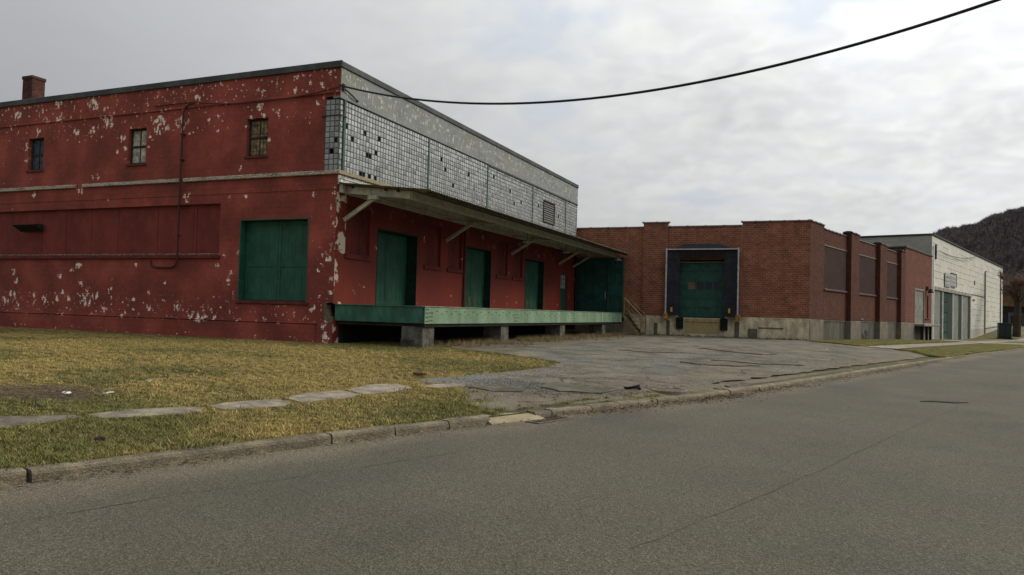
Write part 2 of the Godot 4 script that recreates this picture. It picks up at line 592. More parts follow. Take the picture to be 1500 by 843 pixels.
func strip(m: MB, zs: Array, ds: Array, hgt: Callable, colf: Callable) -> void:    # a sheet that follows the kerb: rows by z, columns by distance from it
	var rows := []
	for z in zs:
		var row := []
		for d in ds:
			var x: float = kx(z) - d / 0.955
			row.append([Vector3(x, hgt.call(x, z, d), z), colf.call(x, z, d)])
		rows.append(row)
	var nrm := func(i: int, j: int) -> Vector3:
		var a: Vector3 = rows[min(i + 1, zs.size() - 1)][j][0] - rows[max(i - 1, 0)][j][0]
		var b: Vector3 = rows[i][min(j + 1, ds.size() - 1)][0] - rows[i][max(j - 1, 0)][0]
		var q := a.cross(b).normalized()
		return q if q.y > 0 else -q
	for i in zs.size() - 1:
		for j in ds.size() - 1:
			var id := [[i, j], [i + 1, j], [i + 1, j + 1], [i, j + 1]]
			var up: Vector3 = (rows[i + 1][j][0] - rows[i][j][0]).cross(rows[i][j + 1][0] - rows[i][j][0])
			var order := [0, 1, 2, 0, 2, 3] if up.y < 0 else [0, 2, 1, 0, 3, 2]
			for k in order:
				var e = rows[id[k][0]][id[k][1]]
				m.col = e[1]
				m.put(e[0], nrm.call(id[k][0], id[k][1]))

func make_ground() -> void:
	nz.big = noise(101, 0.16, 3)
	nz.mid = noise(102, 0.6, 4)
	nz.small = noise(103, 3.5, 2)
	var zs := []
	var z := 600.0
	while z > 6.0: zs.append(z); z -= max(4.0, z * 0.25)
	z = 6.0
	while z > -62.0: zs.append(z); z -= 0.35 if z > -32.0 else 0.7
	while z > -2600.0: zs.append(z); z -= max(1.5, (-z - 55.0) * 0.12)
	var ds := []
	var d := 0.1
	while d < 34.0: ds.append(d); d += 0.3 if d < 16.0 else 0.8
	while d < 2600.0: ds.append(d); d *= 1.2
	var m := MB.new()
	strip(m, zs, ds, func(x: float, zz: float, dd: float) -> float: return ground(x, zz) - 0.03 + 0.012 * nz.mid.get_noise_2d(x * 1.7, zz * 1.7) * smoothstep(0.1, 0.6, dd), func(x: float, zz: float, _dd: float) -> Color: return lawn_soil(x, zz))
	single("lawn", m, mat("soil", Color.WHITE, 0.45, 0.2, 0.8, 6.0, 0.95, 1.2, true, 1.0, "speck"), "dormant lawn ground, straw and green, between buildings and street", "", "", "structure")
	# road, with the far side beyond it
	m = MB.new()
	var rd := []
	d = -11.5
	while d < -1.2: rd.append(d); d += 0.55
	for q in [-1.0, -0.8, -0.6, -0.45, -0.3, -0.15, 0.0, 0.08]: rd.append(q)
	strip(m, zs, rd, func(x: float, zz: float, dd: float) -> float: return road_y(zz) + 0.004 * nz.mid.get_noise_2d(x * 0.5, zz * 0.5) - 0.012 * (1.0 - smoothstep(0.3, 1.0, Vector2((x - 2.05) / 1.3, zz + 17.75).length())), func(_x: float, zz: float, dd: float) -> Color: return road_colour(dd, zz))
	var road := single("road", m, mat("asphalt", Color.WHITE, 0.5, 0.07, 1.35, 9.0, 0.9, 0.8, true, 1.0, "speck"), "worn grey asphalt street running away to the right", "", "", "structure")
	m = MB.new()
	var fd := [-2600.0, -900.0, -300.0, -120.0, -60.0, -35.0, -22.0, -16.0, -13.0, -11.7, -11.5]
	strip(m, zs, fd, func(_x: float, zz: float, dd: float) -> float: return road_y(zz) + (0.1 if dd < -11.6 else -0.02), func(x: float, zz: float, _dd: float) -> Color: return lawn_soil(x, zz))
	single("verge", m, M.soil, "grass beyond the far side of the street", "", "", "structure")
	# seams in the road: thin dark ribbons
	var seam_m := mat("seam", rgb(82, 76, 64), 0.3, 0.0, 0.4, 1.0, 0.95)
	for sm in [[[-5.62, -2.6], [-5.36, -3.75], [-5.03, -4.78], [-4.42, -6.29], [-3.75, -8.1]], [[-1.25, -5.2], [-0.86, -6.4], [-0.13, -8.79], [0.75, -11.9], [1.84, -15.65], [3.54, -21.15], [5.3, -26.8]]]:
		m = MB.new()
		var pts := []
		for i in sm.size() - 1:
			var a := Vector2(sm[i][0], sm[i][1]); var b := Vector2(sm[i + 1][0], sm[i + 1][1])
			var k := int(a.distance_to(b) / 0.12)
			for j in k:
				var q := a.lerp(b, float(j) / k)
				pts.append(q + Vector2(nz.mid.get_noise_2d(q.x * 3.0, q.y * 3.0), 0) * 0.035)
		for i in pts.size() - 1:
			var s: Vector2 = (pts[i + 1] - pts[i]).normalized().orthogonal()
			var w0: float = max(0.002, 0.004 + 0.006 * nz.small.get_noise_2d(pts[i].x, pts[i].y))
			var w1: float = max(0.002, 0.004 + 0.006 * nz.small.get_noise_2d(pts[i + 1].x, pts[i + 1].y))
			var hh := func(q: Vector2) -> Vector3: return Vector3(q.x, road_y(q.y) + 0.004 * nz.mid.get_noise_2d(q.x * 0.5, q.y * 0.5) + 0.004, q.y)
			m.face([hh.call(pts[i] - s * w0), hh.call(pts[i] + s * w0), hh.call(pts[i + 1] + s * w1), hh.call(pts[i + 1] - s * w1)], Vector3.UP)
		obj("seam", m, seam_m, road)
	m = MB.new()
	m.prism(ring([[1.62, -17.55], [1.95, -17.7], [2.3, -17.72], [2.55, -17.95], [2.2, -18.0], [1.85, -17.9]], 0.1, 0.03, 91), func(_x: float, zz: float) -> float: return road_y(zz) + 0.002, 0.02)
	obj("pothole", m, mat("crack", rgb(44, 41, 36), 0.3, 0.0, 0.4, 1.0, 0.95), road, "dark shallow pothole")
	make_lot()
	make_kerb()
	make_pavement()

func make_lot() -> void:
	lot_poly = ring([[-4.62, -10.3], [-4.85, -10.5], [-5.3, -11.0], [-5.75, -11.7], [-6.1, -12.3], [-6.3, -12.95], [-6.75, -13.1], [-7.35, -12.75], [-7.55, -13.4], [-7.25, -14.4], [-7.0, -15.6], [-6.7, -17.2], [-6.65, -18.8], [-6.95, -20.0], [-8.2, -20.9], [-9.6, -21.7], [-11.0, -22.5], [-12.3, -23.6], [-13.4, -24.6], [-16.5, -26.0], [-16.5, -50.4], [-1.36, -50.4], [-1.25, -48.5], [-0.2, -47.4], [1.5, -45.4], [2.5, -44.2], [3.5, -42.0], [3.9, -38.2]], 0.4, 0.09, 5)
	var along := -37.4
	while along < -10.3:                    # the kerb side of the yard
		lot_poly.append(Vector2(kx(along) - 0.12, along))
		along += 0.5
	var m := MB.new()
	sheet(m, lot_poly, 0.2, lot_y, lot_colour)
	var lot := single("parking_lot", m, mat("lot", Color.WHITE, 0.5, 0.15, 1.5, 4.0, 0.93, 1.2, true, 1.0, "speck"), "cracked patched asphalt yard in front of the loading dock", "", "", "structure")
	# broken remains of the top course: low slabs whose edges stand up
	var slab_m := mat("old_asphalt", rgb(140, 132, 114), 0.4, 0.3, 0.5, 2.0, 0.93, 1.0, false, 1.0, "speck")
	var k := 0
	for q in [[[-4.3, -23.1], [-3.3, -22.75], [-2.6, -23.0], [-2.1, -24.0], [-3.0, -24.4], [-4.0, -24.1]], [[-3.6, -25.2], [-2.2, -24.75], [-0.9, -25.5], [-1.2, -27.2], [-2.6, -27.6], [-3.5, -26.6]], [[-5.0, -32.2], [-3.6, -31.2], [-2.5, -30.1], [-2.0, -31.6], [-3.4, -33.4], [-4.8, -33.6]], [[-5.2, -13.9], [-4.6, -13.4], [-3.9, -13.55], [-3.8, -14.3], [-4.6, -14.9], [-5.3, -14.6]], [[-6.1, -12.7], [-5.6, -12.45], [-5.2, -12.9], [-5.5, -13.4], [-6.1, -13.2]], [[-2.2, -16.6], [-1.75, -16.2], [-1.5, -17.6], [-1.9, -18.3]], [[-7.3, -27.5], [-6.0, -27.0], [-5.0, -28.2], [-6.2, -29.4]]]:
		m = MB.new()
		m.prism(ring(q, 0.16, 0.11, 30 + k), func(x: float, zz: float) -> float: return lot_y(x, zz) + 0.026 + 0.02 * nz.mid.get_noise_2d(x * 2.0, zz * 2.0), 0.07)
		obj("asphalt_slab", m, slab_m, lot)
		k += 1
	# cracks
	var crack_m := mat("crack", rgb(44, 41, 36), 0.3, 0.0, 0.4, 1.0, 0.95)
	for cr in 70:
		var p := Vector2(rng.randf_range(-7.0, 1.0), rng.randf_range(-34.0, -15.0))
		if cr < 34: p = Vector2(rng.randf_range(-6.0, -2.2), rng.randf_range(-17.0, -11.4))
		var a := rng.randf_range(0, TAU)
		m = MB.new()
		var any := false
		for i in rng.randi_range(8, 26):
			a += rng.randf_range(-0.7, 0.7)
			var q := p + Vector2(cos(a), sin(a)) * rng.randf_range(0.06, 0.16)
			if not Geometry2D.is_point_in_polygon(q, lot_poly) or kerb_d(q.x, q.y) < 0.25 or q.x < -12.0: break
			var w := rng.randf_range(0.004, 0.012) * (1.0 + (-p.y - 12.0) * 0.08)
			var s := (q - p).normalized().orthogonal() * w
			m.face([y3(p - s, 0.005), y3(p + s, 0.005), y3(q + s, 0.005), y3(q - s, 0.005)], Vector3.UP)
			p = q
			any = true
		if any: obj("crack", m, crack_m, lot)
	# loose stones in the broken part
	var where := []
	var cols := []
	var stone := MB.new()
	for i in 5:
		var a0 := TAU * i / 5
		var a1 := TAU * (i + 1) / 5
		var p0 := Vector3(cos(a0), 0.1 * sin(i * 3.0), sin(a0) * 0.8)
		var p1 := Vector3(cos(a1), 0.1 * sin(i * 3.0 + 3.0), sin(a1) * 0.8)
		stone.face([p0, p1, Vector3(0.1, 0.75, 0.05)], (p0 + p1) * 0.5 + Vector3.UP * 0.5)
		stone.face([p0, p1, Vector3(0, -0.5, 0)], (p0 + p1) * 0.5 + Vector3.DOWN * 0.5)
	var sm := mat("stone", Color.WHITE, 0.2, 0.0, 0.1, 1.0, 0.9, 0.0, true)
	for i in 30000:
		var q := Vector2(rng.randf_range(-9.5, 1.0), rng.randf_range(-34.0, -11.0))
		if i > 21000:                     # grit washed into the gutter
			var gz := rng.randf_range(-34.0, -2.0)
			q = Vector2(kx(gz) + absf(rng.randfn(0.0, 0.22)) + 0.02, gz)
			var sg := rng.randf_range(0.003, 0.009)
			where.append(Transform3D(Basis(Vector3.UP, rng.randf() * TAU).scaled(Vector3.ONE * sg), Vector3(q.x, road_y(gz) + 0.003, gz)))
			var gg := rng.randf_range(0.12, 0.34)
			cols.append(Color(gg, gg * 0.86, gg * 0.64))
			continue
		if i < 2600: q = Vector2(rng.randf_range(-7.6, -5.5), rng.randf_range(-18.5, -12.3))
		elif i < 6200: q = Vector2(-4.9, -13.9) + Vector2(rng.randfn(0, 0.85), rng.randfn(0, 0.42))
		if not Geometry2D.is_point_in_polygon(q, lot_poly) or kerb_d(q.x, q.y) < 0.3: continue
		var dens: float = 0.42 + nz.big.get_noise_2d(q.x * 1.3, q.y * 1.3 + 11.0) * 1.4
		if i >= 6200 and rng.randf() > dens: continue
		var s := rng.randf_range(0.007, 0.02) * (1.6 if rng.randf() < 0.06 else 1.0)
		where.append(Transform3D(Basis(Vector3.UP, rng.randf() * TAU).scaled(Vector3(s, s * 0.8, s)), y3(q, 0.002)))
		var g := rng.randf_range(0.08, 0.32)
		if i >= 2600 and i < 6200: g *= 0.6
		cols.append(Color(g * 1.0, g * 0.98, g * 0.93) if rng.randf() < 0.75 else Color(g * 1.05, g * 0.9, g * 0.72))
	many("gravel", stone.mesh(sm), where, cols, "loose grey stones scattered over the broken yard", "gravel")

func lot_y(x: float, z: float) -> float:
	var hole := 0.0
	for q in [[-3.4, -23.4, 1.1, 0.5], [-2.0, -25.8, 1.5, 0.6], [-3.9, -31.2, 1.5, 0.9], [-4.5, -14.0, 0.9, 0.5]]:
		var e: float = Vector2((x - q[0]) / q[2], (z - q[1]) / q[3]).length() + 0.5 * nz.mid.get_noise_2d(x * 1.5, z * 1.5)
		hole = max(hole, 1.0 - smoothstep(0.75, 1.0, e))
	return ground(x, z) + 0.004 - 0.05 * (1.0 - smoothstep(0.15, 0.9, kerb_d(x, z))) + 0.008 * nz.mid.get_noise_2d(x * 0.8, z * 0.8) - 0.035 * hole * 0.4

func y3(q: Vector2, up: float) -> Vector3: return Vector3(q.x, lot_y(q.x, q.y) + up, q.y)

func kerb_stone(m: MB, z0: float, z1: float, drop: float, lean: float, rough: float) -> void:
	var k: int = max(2, int(abs(z1 - z0) / 0.22))
	var prev := []
	for i in k + 1:
		var z := lerpf(z0, z1, float(i) / k)
		var ry := road_y(z)
		var top: float = ry + 0.115 - drop + rough * nz.small.get_noise_2d(z * 1.3, 5.0)
		var f: float = rough * nz.small.get_noise_2d(z, 25.0) + lean * (float(i) / k - 0.5)
		var pr := []
		for q in [[-0.012 + f, ry - 0.1], [f, top - 0.035], [0.012 + f, top - 0.01], [0.035 + f, top], [0.145 + f * 0.3, top + 0.004], [0.165, top - 0.006], [0.165, ry - 0.1]]:
			pr.append(Vector3(kx(z) - q[0] / 0.955, q[1], z - q[0] * 0.29))
		if i > 0:
			for j in pr.size() - 1:
				m.face([prev[j], prev[j + 1], pr[j + 1]], Vector3(0.7, 0.7, 0.2) if j < 4 else Vector3(-0.5, 1, 0) if j == 4 else Vector3(-1, 0, -0.3))
				m.face([prev[j], pr[j + 1], pr[j]], Vector3(0.7, 0.7, 0.2) if j < 4 else Vector3(-0.5, 1, 0) if j == 4 else Vector3(-1, 0, -0.3))
		if i == 0 or i == k: m.face(pr.duplicate(), Vector3(0, 0, 1 if i == 0 else -1))
		prev = pr

func make_kerb() -> void:
	var kerb := thing("kerb", "pale stone kerb along the near side of the yard and lawn", "", Vector3(-4.5, 0, -10), "", "structure")
	var cm := mat("kerb_stone", Color.WHITE, 0.34, 0.35, 0.45, 1.7, 0.92, 1.2, true)
	var js := [9.0, 5.4, 2.2, -1.1, -4.53, -7.42, -8.3, -9.15, -9.9]
	var bk := [-10.75, -11.12, -11.36, -11.72, -12.02, -12.4, -12.72, -13.2, -13.75, -14.4, -15.05, -16.3, -18.2, -20.6, -23.0, -25.9, -28.4, -31.2, -34.0, -37.0]
	var fr := [-37.0, -39.4, -42.0, -45.0, -48.0, -51.0, -54.5, -58.0, -61.5, -64.5]
	for set_ in [[js, 0.0, 0.006], [bk, 0.018, 0.012], [fr, 0.03, 0.02]]:
		for i in set_[0].size() - 1:
			var m := MB.new()
			var t := rng.randf_range(0.85, 1.12)
			m.col = Color(0.4 * t, 0.335 * t, 0.23 * t)
			var gap := 0.03 if i == 3 and set_[1] == 0.0 else 0.009
			kerb_stone(m, set_[0][i] - gap, set_[0][i + 1] + gap, set_[1] + rng.randf_range(-0.006, 0.012), rng.randf_range(-0.012, 0.012), set_[2])
			obj("kerb_stone", m, cm, kerb)
	# pale lowered patch by the drain
	var p := MB.new()
	p.prism(ring([[-4.66, -9.95], [-4.40, -9.8], [-4.1, -10.4], [-3.95, -10.75], [-4.2, -10.85], [-4.5, -10.4]], 0.15, 0.02, 4), func(x: float, zz: float) -> float: return road_y(zz) + 0.02 + 0.08 * clampf((kerb_d(x, zz) + 0.1) / 0.3, 0, 1), 0.1)
	obj("concrete_patch", p, mat("pale_concrete", rgb(158, 146, 116), 0.12, 0.2, 0.5, 1.2, 0.9), kerb, "pale cast concrete patch in the kerb by the drain")

func make_pavement() -> void:
	var walk := thing("sidewalk", "row of sunken concrete paving slabs through the grass", "", Vector3(-7.8, 0.17, -8.5), "", "structure")
	var cm := mat("slab_concrete", Color.WHITE, 0.2, 0.3, 0.4, 1.3, 0.9, 0.6, true)
	var k := 0
	var tint := [0.22, 0.34, 0.38, 0.4, 0.42, 0.38]
	for q in [[[-10.1, -5.1], [-9.5, -5.75], [-9.16, -6.08], [-8.86, -6.39], [-8.63, -6.64], [-8.43, -6.59], [-8.36, -6.02], [-8.45, -5.61], [-8.9, -5.05], [-9.4, -4.5]],
		[[-8.53, -6.74], [-8.51, -7.24], [-8.14, -7.91], [-7.86, -8.02], [-7.64, -7.65], [-7.91, -6.94], [-8.15, -6.65]],
		[[-7.92, -8.13], [-8.02, -8.53], [-7.78, -9.28], [-7.38, -9.2], [-7.18, -8.84], [-7.57, -8.06]],
		[[-7.71, -9.43], [-7.85, -10.17], [-7.63, -10.74], [-7.06, -10.5], [-6.97, -9.86], [-7.25, -9.24]],
		[[-7.61, -10.9], [-7.75, -11.79], [-7.5, -12.32], [-6.96, -11.97], [-6.86, -11.05], [-7.1, -10.65]],
		[[-6.93, -12.2], [-6.88, -12.76], [-6.54, -13.24], [-6.33, -12.86], [-6.57, -12.25]]]:
		var m := MB.new()
		m.col = Color(tint[k], tint[k] * 0.86, tint[k] * 0.64)
		var poly := ring(q, 0.2, 0.009, 60 + k)
		var inner := Geometry2D.offset_polygon(poly, -0.035)
		slab_polys.append(inner[0] if inner.size() else poly)
		var tilt := rng.randf_range(-0.01, 0.01)
		m.prism(poly, func(x: float, zz: float) -> float: return ground(x, zz) + 0.016 + tilt * (x + 8.0), 0.09)
		obj("paving_slab", m, cm, walk)
		k += 1
	# the pavement goes on past the yard, between the grass strip and the kerb
	var far := thing("path", "pale concrete pavement beside the brick and white buildings", "", Vector3(4.2, 0.1, -53), "", "structure")
	var edge := [[1.5, -44.6], [3.4, -50.8], [5.4, -57.5], [7.9, -66.0], [10.6, -76.0], [13.3, -86.0], [16.6, -97.5], [20.2, -109.0], [26.5, -129.0], [33.0, -150.0]]
	for i in edge.size() - 1:
		for j in 4:
			var a := Vector2(edge[i][0], edge[i][1]).lerp(Vector2(edge[i + 1][0], edge[i + 1][1]), j / 4.0)
			var b := Vector2(edge[i][0], edge[i][1]).lerp(Vector2(edge[i + 1][0], edge[i + 1][1]), (j + 1) / 4.0 - 0.012)
			var m := MB.new()
			var t := rng.randf_range(0.36, 0.46)
			m.col = Color(t, t * 0.9, t * 0.72)
			m.prism(PackedVector2Array([a, a + Vector2(1.45, 0.4), b + Vector2(1.45, 0.4), b]), func(x: float, zz: float) -> float: return ground(x, zz) + 0.035, 0.12)
			obj("paving_slab", m, cm, far)
	var m2 := MB.new()
	m2.col = Color(0.42, 0.38, 0.3)
	sheet(m2, PackedVector2Array([Vector2(11.8, -65.0), Vector2(12.8, -64.6), Vector2(16.6, -76.8), Vector2(13.6, -78.4), Vector2(9.4, -81.0), Vector2(8.8, -78.6)]), 1.2, func(x: float, zz: float) -> float: return ground(x, zz) + 0.045, func(_x: float, _z: float) -> Color: return Color(0.42, 0.38, 0.3))
	single("driveway", m2, cm, "pale concrete drive crossing the pavement to the white building's doors", "", "", "structure")

# ---------------------------------------------------------------- hill
func hill_el(az: float) -> float:
	return lut([-40.0, -12.0, -6.0, 0.0, 3.0, 6.0, 6.6, 8.3, 9.4, 10.2, 11.0, 14.0, 20.0, 30.0, 50.0, 80.0], [0.0, 0.012, 0.03, 0.055, 0.075, 0.094, 0.098, 0.104, 0.113, 0.118, 0.121, 0.139, 0.17, 0.2, 0.2, 0.05], az)

func hill_p(az: float, t: float) -> Vector3:      # t 0 at the foot, 1 at the ridge, beyond it the far side
	var r := lerpf(300.0, 640.0, t)
	var y: float = 1.5 + (hill_el(az) * 640.0) * (smoothstep(0.0, 1.0, t) if t < 1.0 else 1.0 - 0.35 * (t - 1.0))
	y += 4.0 * nz.big.get_noise_2d(az * 2.2, t * 14.0) * smoothstep(0.0, 0.3, t) * clampf(hill_el(az) * 20.0, 0, 1)
	var a := deg_to_rad(az)
	return Vector3(sin(a) * r, y, -cos(a) * r)

func make_hill() -> void:
	var m := MB.new()
	m.col = Color(0.052, 0.043, 0.036)
	var N := 120
	for i in N:
		for j in 22:
			var a0 := lerpf(-40.0, 80.0, float(i) / N); var a1 := lerpf(-40.0, 80.0, float(i + 1) / N)
			var t0 := j / 14.0; var t1 := (j + 1) / 14.0
			m.face([hill_p(a0, t0), hill_p(a1, t0), hill_p(a1, t1), hill_p(a0, t1)], Vector3(0, 1, 0.3))
	single("hill", m, mat("hill_soil", Color.WHITE, 0.4, 0.4, 9.0, 60.0, 0.95, 0.0, true), "dark wooded hill rising behind the buildings at right", "", "", "structure")
	# bare winter trees
	var tr := MB.new()
	tr.tube([Vector3.ZERO, Vector3(0.1, 5, 0)], 0.2, 3, 0.1, false)
	for i in 95:
		var a := rng.randf() * TAU
		var h0 := rng.randf_range(2.5, 8.0)
		var p := Vector3(cos(a) * 0.3, h0, sin(a) * 0.3)
		var l := rng.randf_range(1.2, 3.6)
		var q := p + Vector3(cos(a) * l * 0.75, l * rng.randf_range(0.5, 1.1), sin(a) * l * 0.75)
		var s := Vector3(-sin(a), 0.2, cos(a)) * rng.randf_range(0.05, 0.13)
		tr.tri(p - s, p + s, q)
	for i in 70:
		var a := rng.randf() * TAU
		var rr := rng.randf_range(0.4, 2.5)
		var p := Vector3(cos(a) * rr, rng.randf_range(4.0, 9.0), sin(a) * rr)
		var q := p + Vector3(rng.randf_range(-0.9, 0.9), rng.randf_range(0.5, 1.8), rng.randf_range(-0.9, 0.9))
		var s := Vector3(-sin(a), 0.3, cos(a)) * 0.06
		tr.tri(p - s, p + s, q)
	var where := []
	var cols := []
	for i in 26000:
		var az := rng.randf_range(4.0, 16.0) if i < 16000 else rng.randf_range(-25.0, 65.0)
		var t := pow(rng.randf(), 0.8) * 1.12
		var p := hill_p(az, t)
		var s := rng.randf_range(0.38, 0.66)
		where.append(Transform3D(Basis(Vector3.UP, rng.randf() * TAU).scaled(Vector3(s, s * rng.randf_range(0.8, 1.1), s)), p - Vector3.UP * 1.5))
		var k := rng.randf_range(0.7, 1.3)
		cols.append(Color(0.105 * k, 0.09 * k, 0.094 * k))  # bark tone lightened and made bluish: distance haze put into the colour
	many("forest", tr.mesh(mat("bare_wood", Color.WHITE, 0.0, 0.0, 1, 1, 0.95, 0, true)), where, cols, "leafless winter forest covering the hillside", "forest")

# ---------------------------------------------------------------- the red warehouse
func img_bytes(seed_: int, freq: float, w: int, h: int, oct := 4, type := FastNoiseLite.TYPE_SIMPLEX_SMOOTH) -> PackedByteArray:
	var im: Image = noise(seed_, freq, oct, type).get_image(w, h, false, false, true)
	im.convert(Image.FORMAT_L8)
	return im.get_data()

# red paint over pale render: where it has come off follows the spots seen on the wall
func red_wall_texture() -> ImageTexture:
	var W := 1400
	var H := 720
	var X0 := -36.0; var X1 := XF; var Y0 := 0.2; var Y1 := 10.3
	var gw := 280
	var gh := 144
	var p := PackedFloat32Array()
	p.resize(gw * gh)
	var pxm := gw / (X1 - X0)
	var pym := gh / (Y1 - Y0)
	for s in PEEL.split(";"):
		var q: PackedFloat64Array = s.split_floats(" ")
		var cx := (q[0] - X0) * pxm
		var cy := (Y1 - q[1]) * pym
		var r := maxf(q[2] * 1.35, 0.15)
		for y in range(int(cy - r * 2.2 * pym), int(cy + r * 2.2 * pym) + 1):
			for x in range(int(cx - r * 2.2 * pxm), int(cx + r * 2.2 * pxm) + 1):
				if x < 0 or y < 0 or x >= gw or y >= gh: continue
				var d := Vector2((x - cx) / pxm, (y - cy) / pym).length() / r
				p[y * gw + x] = maxf(p[y * gw + x], 0.58 * exp(-d * d * 0.8))
	for y in gh:                             # bands that flake all along: under the roof, above the plinth, at the corner
		var yy := Y1 - y / pym
		for x in gw:
			var xx := X0 + x / pxm
			var b := 0.25
			if yy > 9.9: b = 0.385
			elif yy > 9.25: b = 0.365
			elif yy < 1.95 and yy > 0.97: b = 0.355
			elif yy < 0.55: b = 0.34
			elif yy > 8.3 and yy < 9.3: b = 0.335
			if xx > -16.75 and yy < 6.3: b = maxf(b, 0.36)
			if yy < 0.42 and xx > -18.5: b = 0.33
			p[y * gw + x] = maxf(p[y * gw + x], b)
	var n1 := img_bytes(71, 0.068, W, H, 5)
	var n2 := img_bytes(72, 0.13, W, H, 2, FastNoiseLite.TYPE_VALUE)
	var n3 := img_bytes(73, 0.006, W, H, 4)
	var n4 := img_bytes(74, 0.3, W, H, 2, FastNoiseLite.TYPE_VALUE)
	var out := PackedByteArray()
	out.resize(W * H * 3)
	var k := 0
	for y in H:
		var gy := mini(gh - 1, y * gh / H)
		var yy := Y1 - (float(y) + 0.5) / H * (Y1 - Y0)
		var course: float = fposmod(yy, 0.2)
		var joint := 0.9 if course < 0.016 else 1.0
		for x in W:
			var i := y * W + x
			var a := n1[(y * 5 / 8) * W + x] / 255.0
			var b := n2[i] / 255.0
			var t := a * 0.5 + b * 0.34 + n4[i] / 255.0 * 0.16
			var v: float = p[gy * gw + x * gw / W]
			var bx: float = fposmod(X0 + x * (X1 - X0) / W + (0.2 if int(yy / 0.2) % 2 else 0.0), 0.4)
			if course < 0.022 or bx < 0.02: v -= 0.075       # paint still sits in the joints
			elif course < 0.06: v += 0.025
			var c := n3[i] / 255.0
			var l := (0.72 + 0.4 * c + 0.16 * b) * joint
			var r := 124.0 * l; var g := 57.0 * l; var bl := 47.0 * l
			if c > 0.55:                                  # sun faded, chalky areas
				var fd := (c - 0.55) * 0.55
				r = lerpf(r, 150.0, fd); g = lerpf(g, 92.0, fd); bl = lerpf(bl, 78.0, fd)
			if t < v:
				var f := clampf((v - t) * 11.0, 0.0, 1.0)
				var w := (0.82 + 0.2 * b) * joint
				r = lerpf(r, 244.0 * w, f); g = lerpf(g, 231.0 * w, f); bl = lerpf(bl, 216.0 * w, f)
			out[k] = int(minf(r, 255)); out[k + 1] = int(minf(g, 255)); out[k + 2] = int(minf(bl, 255))
			k += 3
	return ImageTexture.create_from_image(Image.create_from_data(W, H, false, Image.FORMAT_RGB8, out))

# x, y, size of each bare spot on the long wall, in metres
const PEEL := "-33.8 9.8 0.30;-32.2 9.8 0.23;-31.2 10.2 0.34;-31.1 9.5 0.28;-32.4 9.0 0.23;-30.0 8.8 0.27;-29.0 8.8 0.27;-29.0 9.9 0.43;-28.1 9.1 0.42;-27.7 10.3 0.21;-27.2 9.1 0.20;-26.0 9.6 0.20;-25.2 8.9 0.44;-25.3 8.6 0.34;-24.8 8.6 0.19;-25.7 8.3 0.20;-24.1 8.8 0.28;-23.9 8.5 0.14;-23.6 8.8 0.14;-23.6 8.3 0.11;-23.3 9.7 0.23;-27.2 8.3 0.22;-27.1 7.9 0.15;-27.5 7.8 0.12;-27.0 7.4 0.12;-33.2 8.3 0.19;-33.1 7.7 0.16;-28.9 6.8 0.13;-28.6 6.8 0.16;-29.6 6.2 0.16;-32.5 6.2 0.14;-27.9 5.8 0.10;-23.6 5.8 0.19;-23.1 10.2 0.23;-25.7 7.9 0.10;-23.2 9.7 0.18;-22.1 8.9 0.11;-22.1 8.3 0.16;-22.6 8.8 0.09;-20.0 9.6 0.17;-18.5 9.6 0.16;-17.8 9.8 0.12;-17.3 9.7 0.14;-16.9 10.1 0.16;-20.1 9.1 0.24;-20.5 8.7 0.17;-19.9 8.8 0.21;-19.3 8.9 0.18;-19.2 8.7 0.10;-17.4 9.0 0.14;-19.6 7.8 0.08;-21.5 5.7 0.09;-18.2 6.0 0.11;-17.5 5.7 0.09;-16.6 5.7 0.11;-20.9 6.8 0.09;-18.3 10.3 0.15;-33.6 2.8 0.17;-33.4 2.4 0.17;-33.6 1.7 0.31;-34.1 1.5 0.25;-33.2 1.3 0.21;-32.2 1.8 0.22;-31.5 1.6 0.24;-30.7 1.7 0.20;-30.4 1.9 0.16;-30.0 1.7 0.15;-28.9 1.7 0.52;-28.3 1.8 0.18;-27.9 1.3 0.24;-29.3 2.3 0.18;-29.9 2.9 0.15;-29.5 3.1 0.25;-27.6 2.1 0.19;-26.5 1.7 0.14;-26.2 1.7 0.14;-25.4 1.4 0.16;-25.4 2.0 0.11;-24.6 2.4 0.11;-23.6 1.8 0.11;-23.8 1.5 0.27;-23.6 1.3 0.15;-23.1 1.1 0.22;-22.7 1.1 0.27;-26.2 3.1 0.12;-30.6 2.6 0.16;-26.7 1.1 0.18;-23.6 5.7 0.18;-29.6 6.2 0.18;-21.3 2.5 0.16;-20.9 3.6 0.12;-21.6 3.5 0.10;-21.9 3.1 0.13;-21.2 2.8 0.12;-21.0 2.0 0.10;-22.4 1.2 0.32;-21.9 1.1 0.16;-22.8 1.1 0.21;-17.3 1.5 0.13;-17.1 2.0 0.07;-16.8 3.4 0.24;-17.2 2.9 0.11;-17.1 3.8 0.09;-16.6 2.6 0.13;-16.6 2.1 0.11;-17.0 3.1 0.09;-16.7 3.6 0.09;-18.2 6.0 0.13;-17.5 5.7 0.11;-16.7 0.5 0.23;-16.8 1.0 0.23;-21.5 5.7 0.10;-20.6 5.7 0.08"

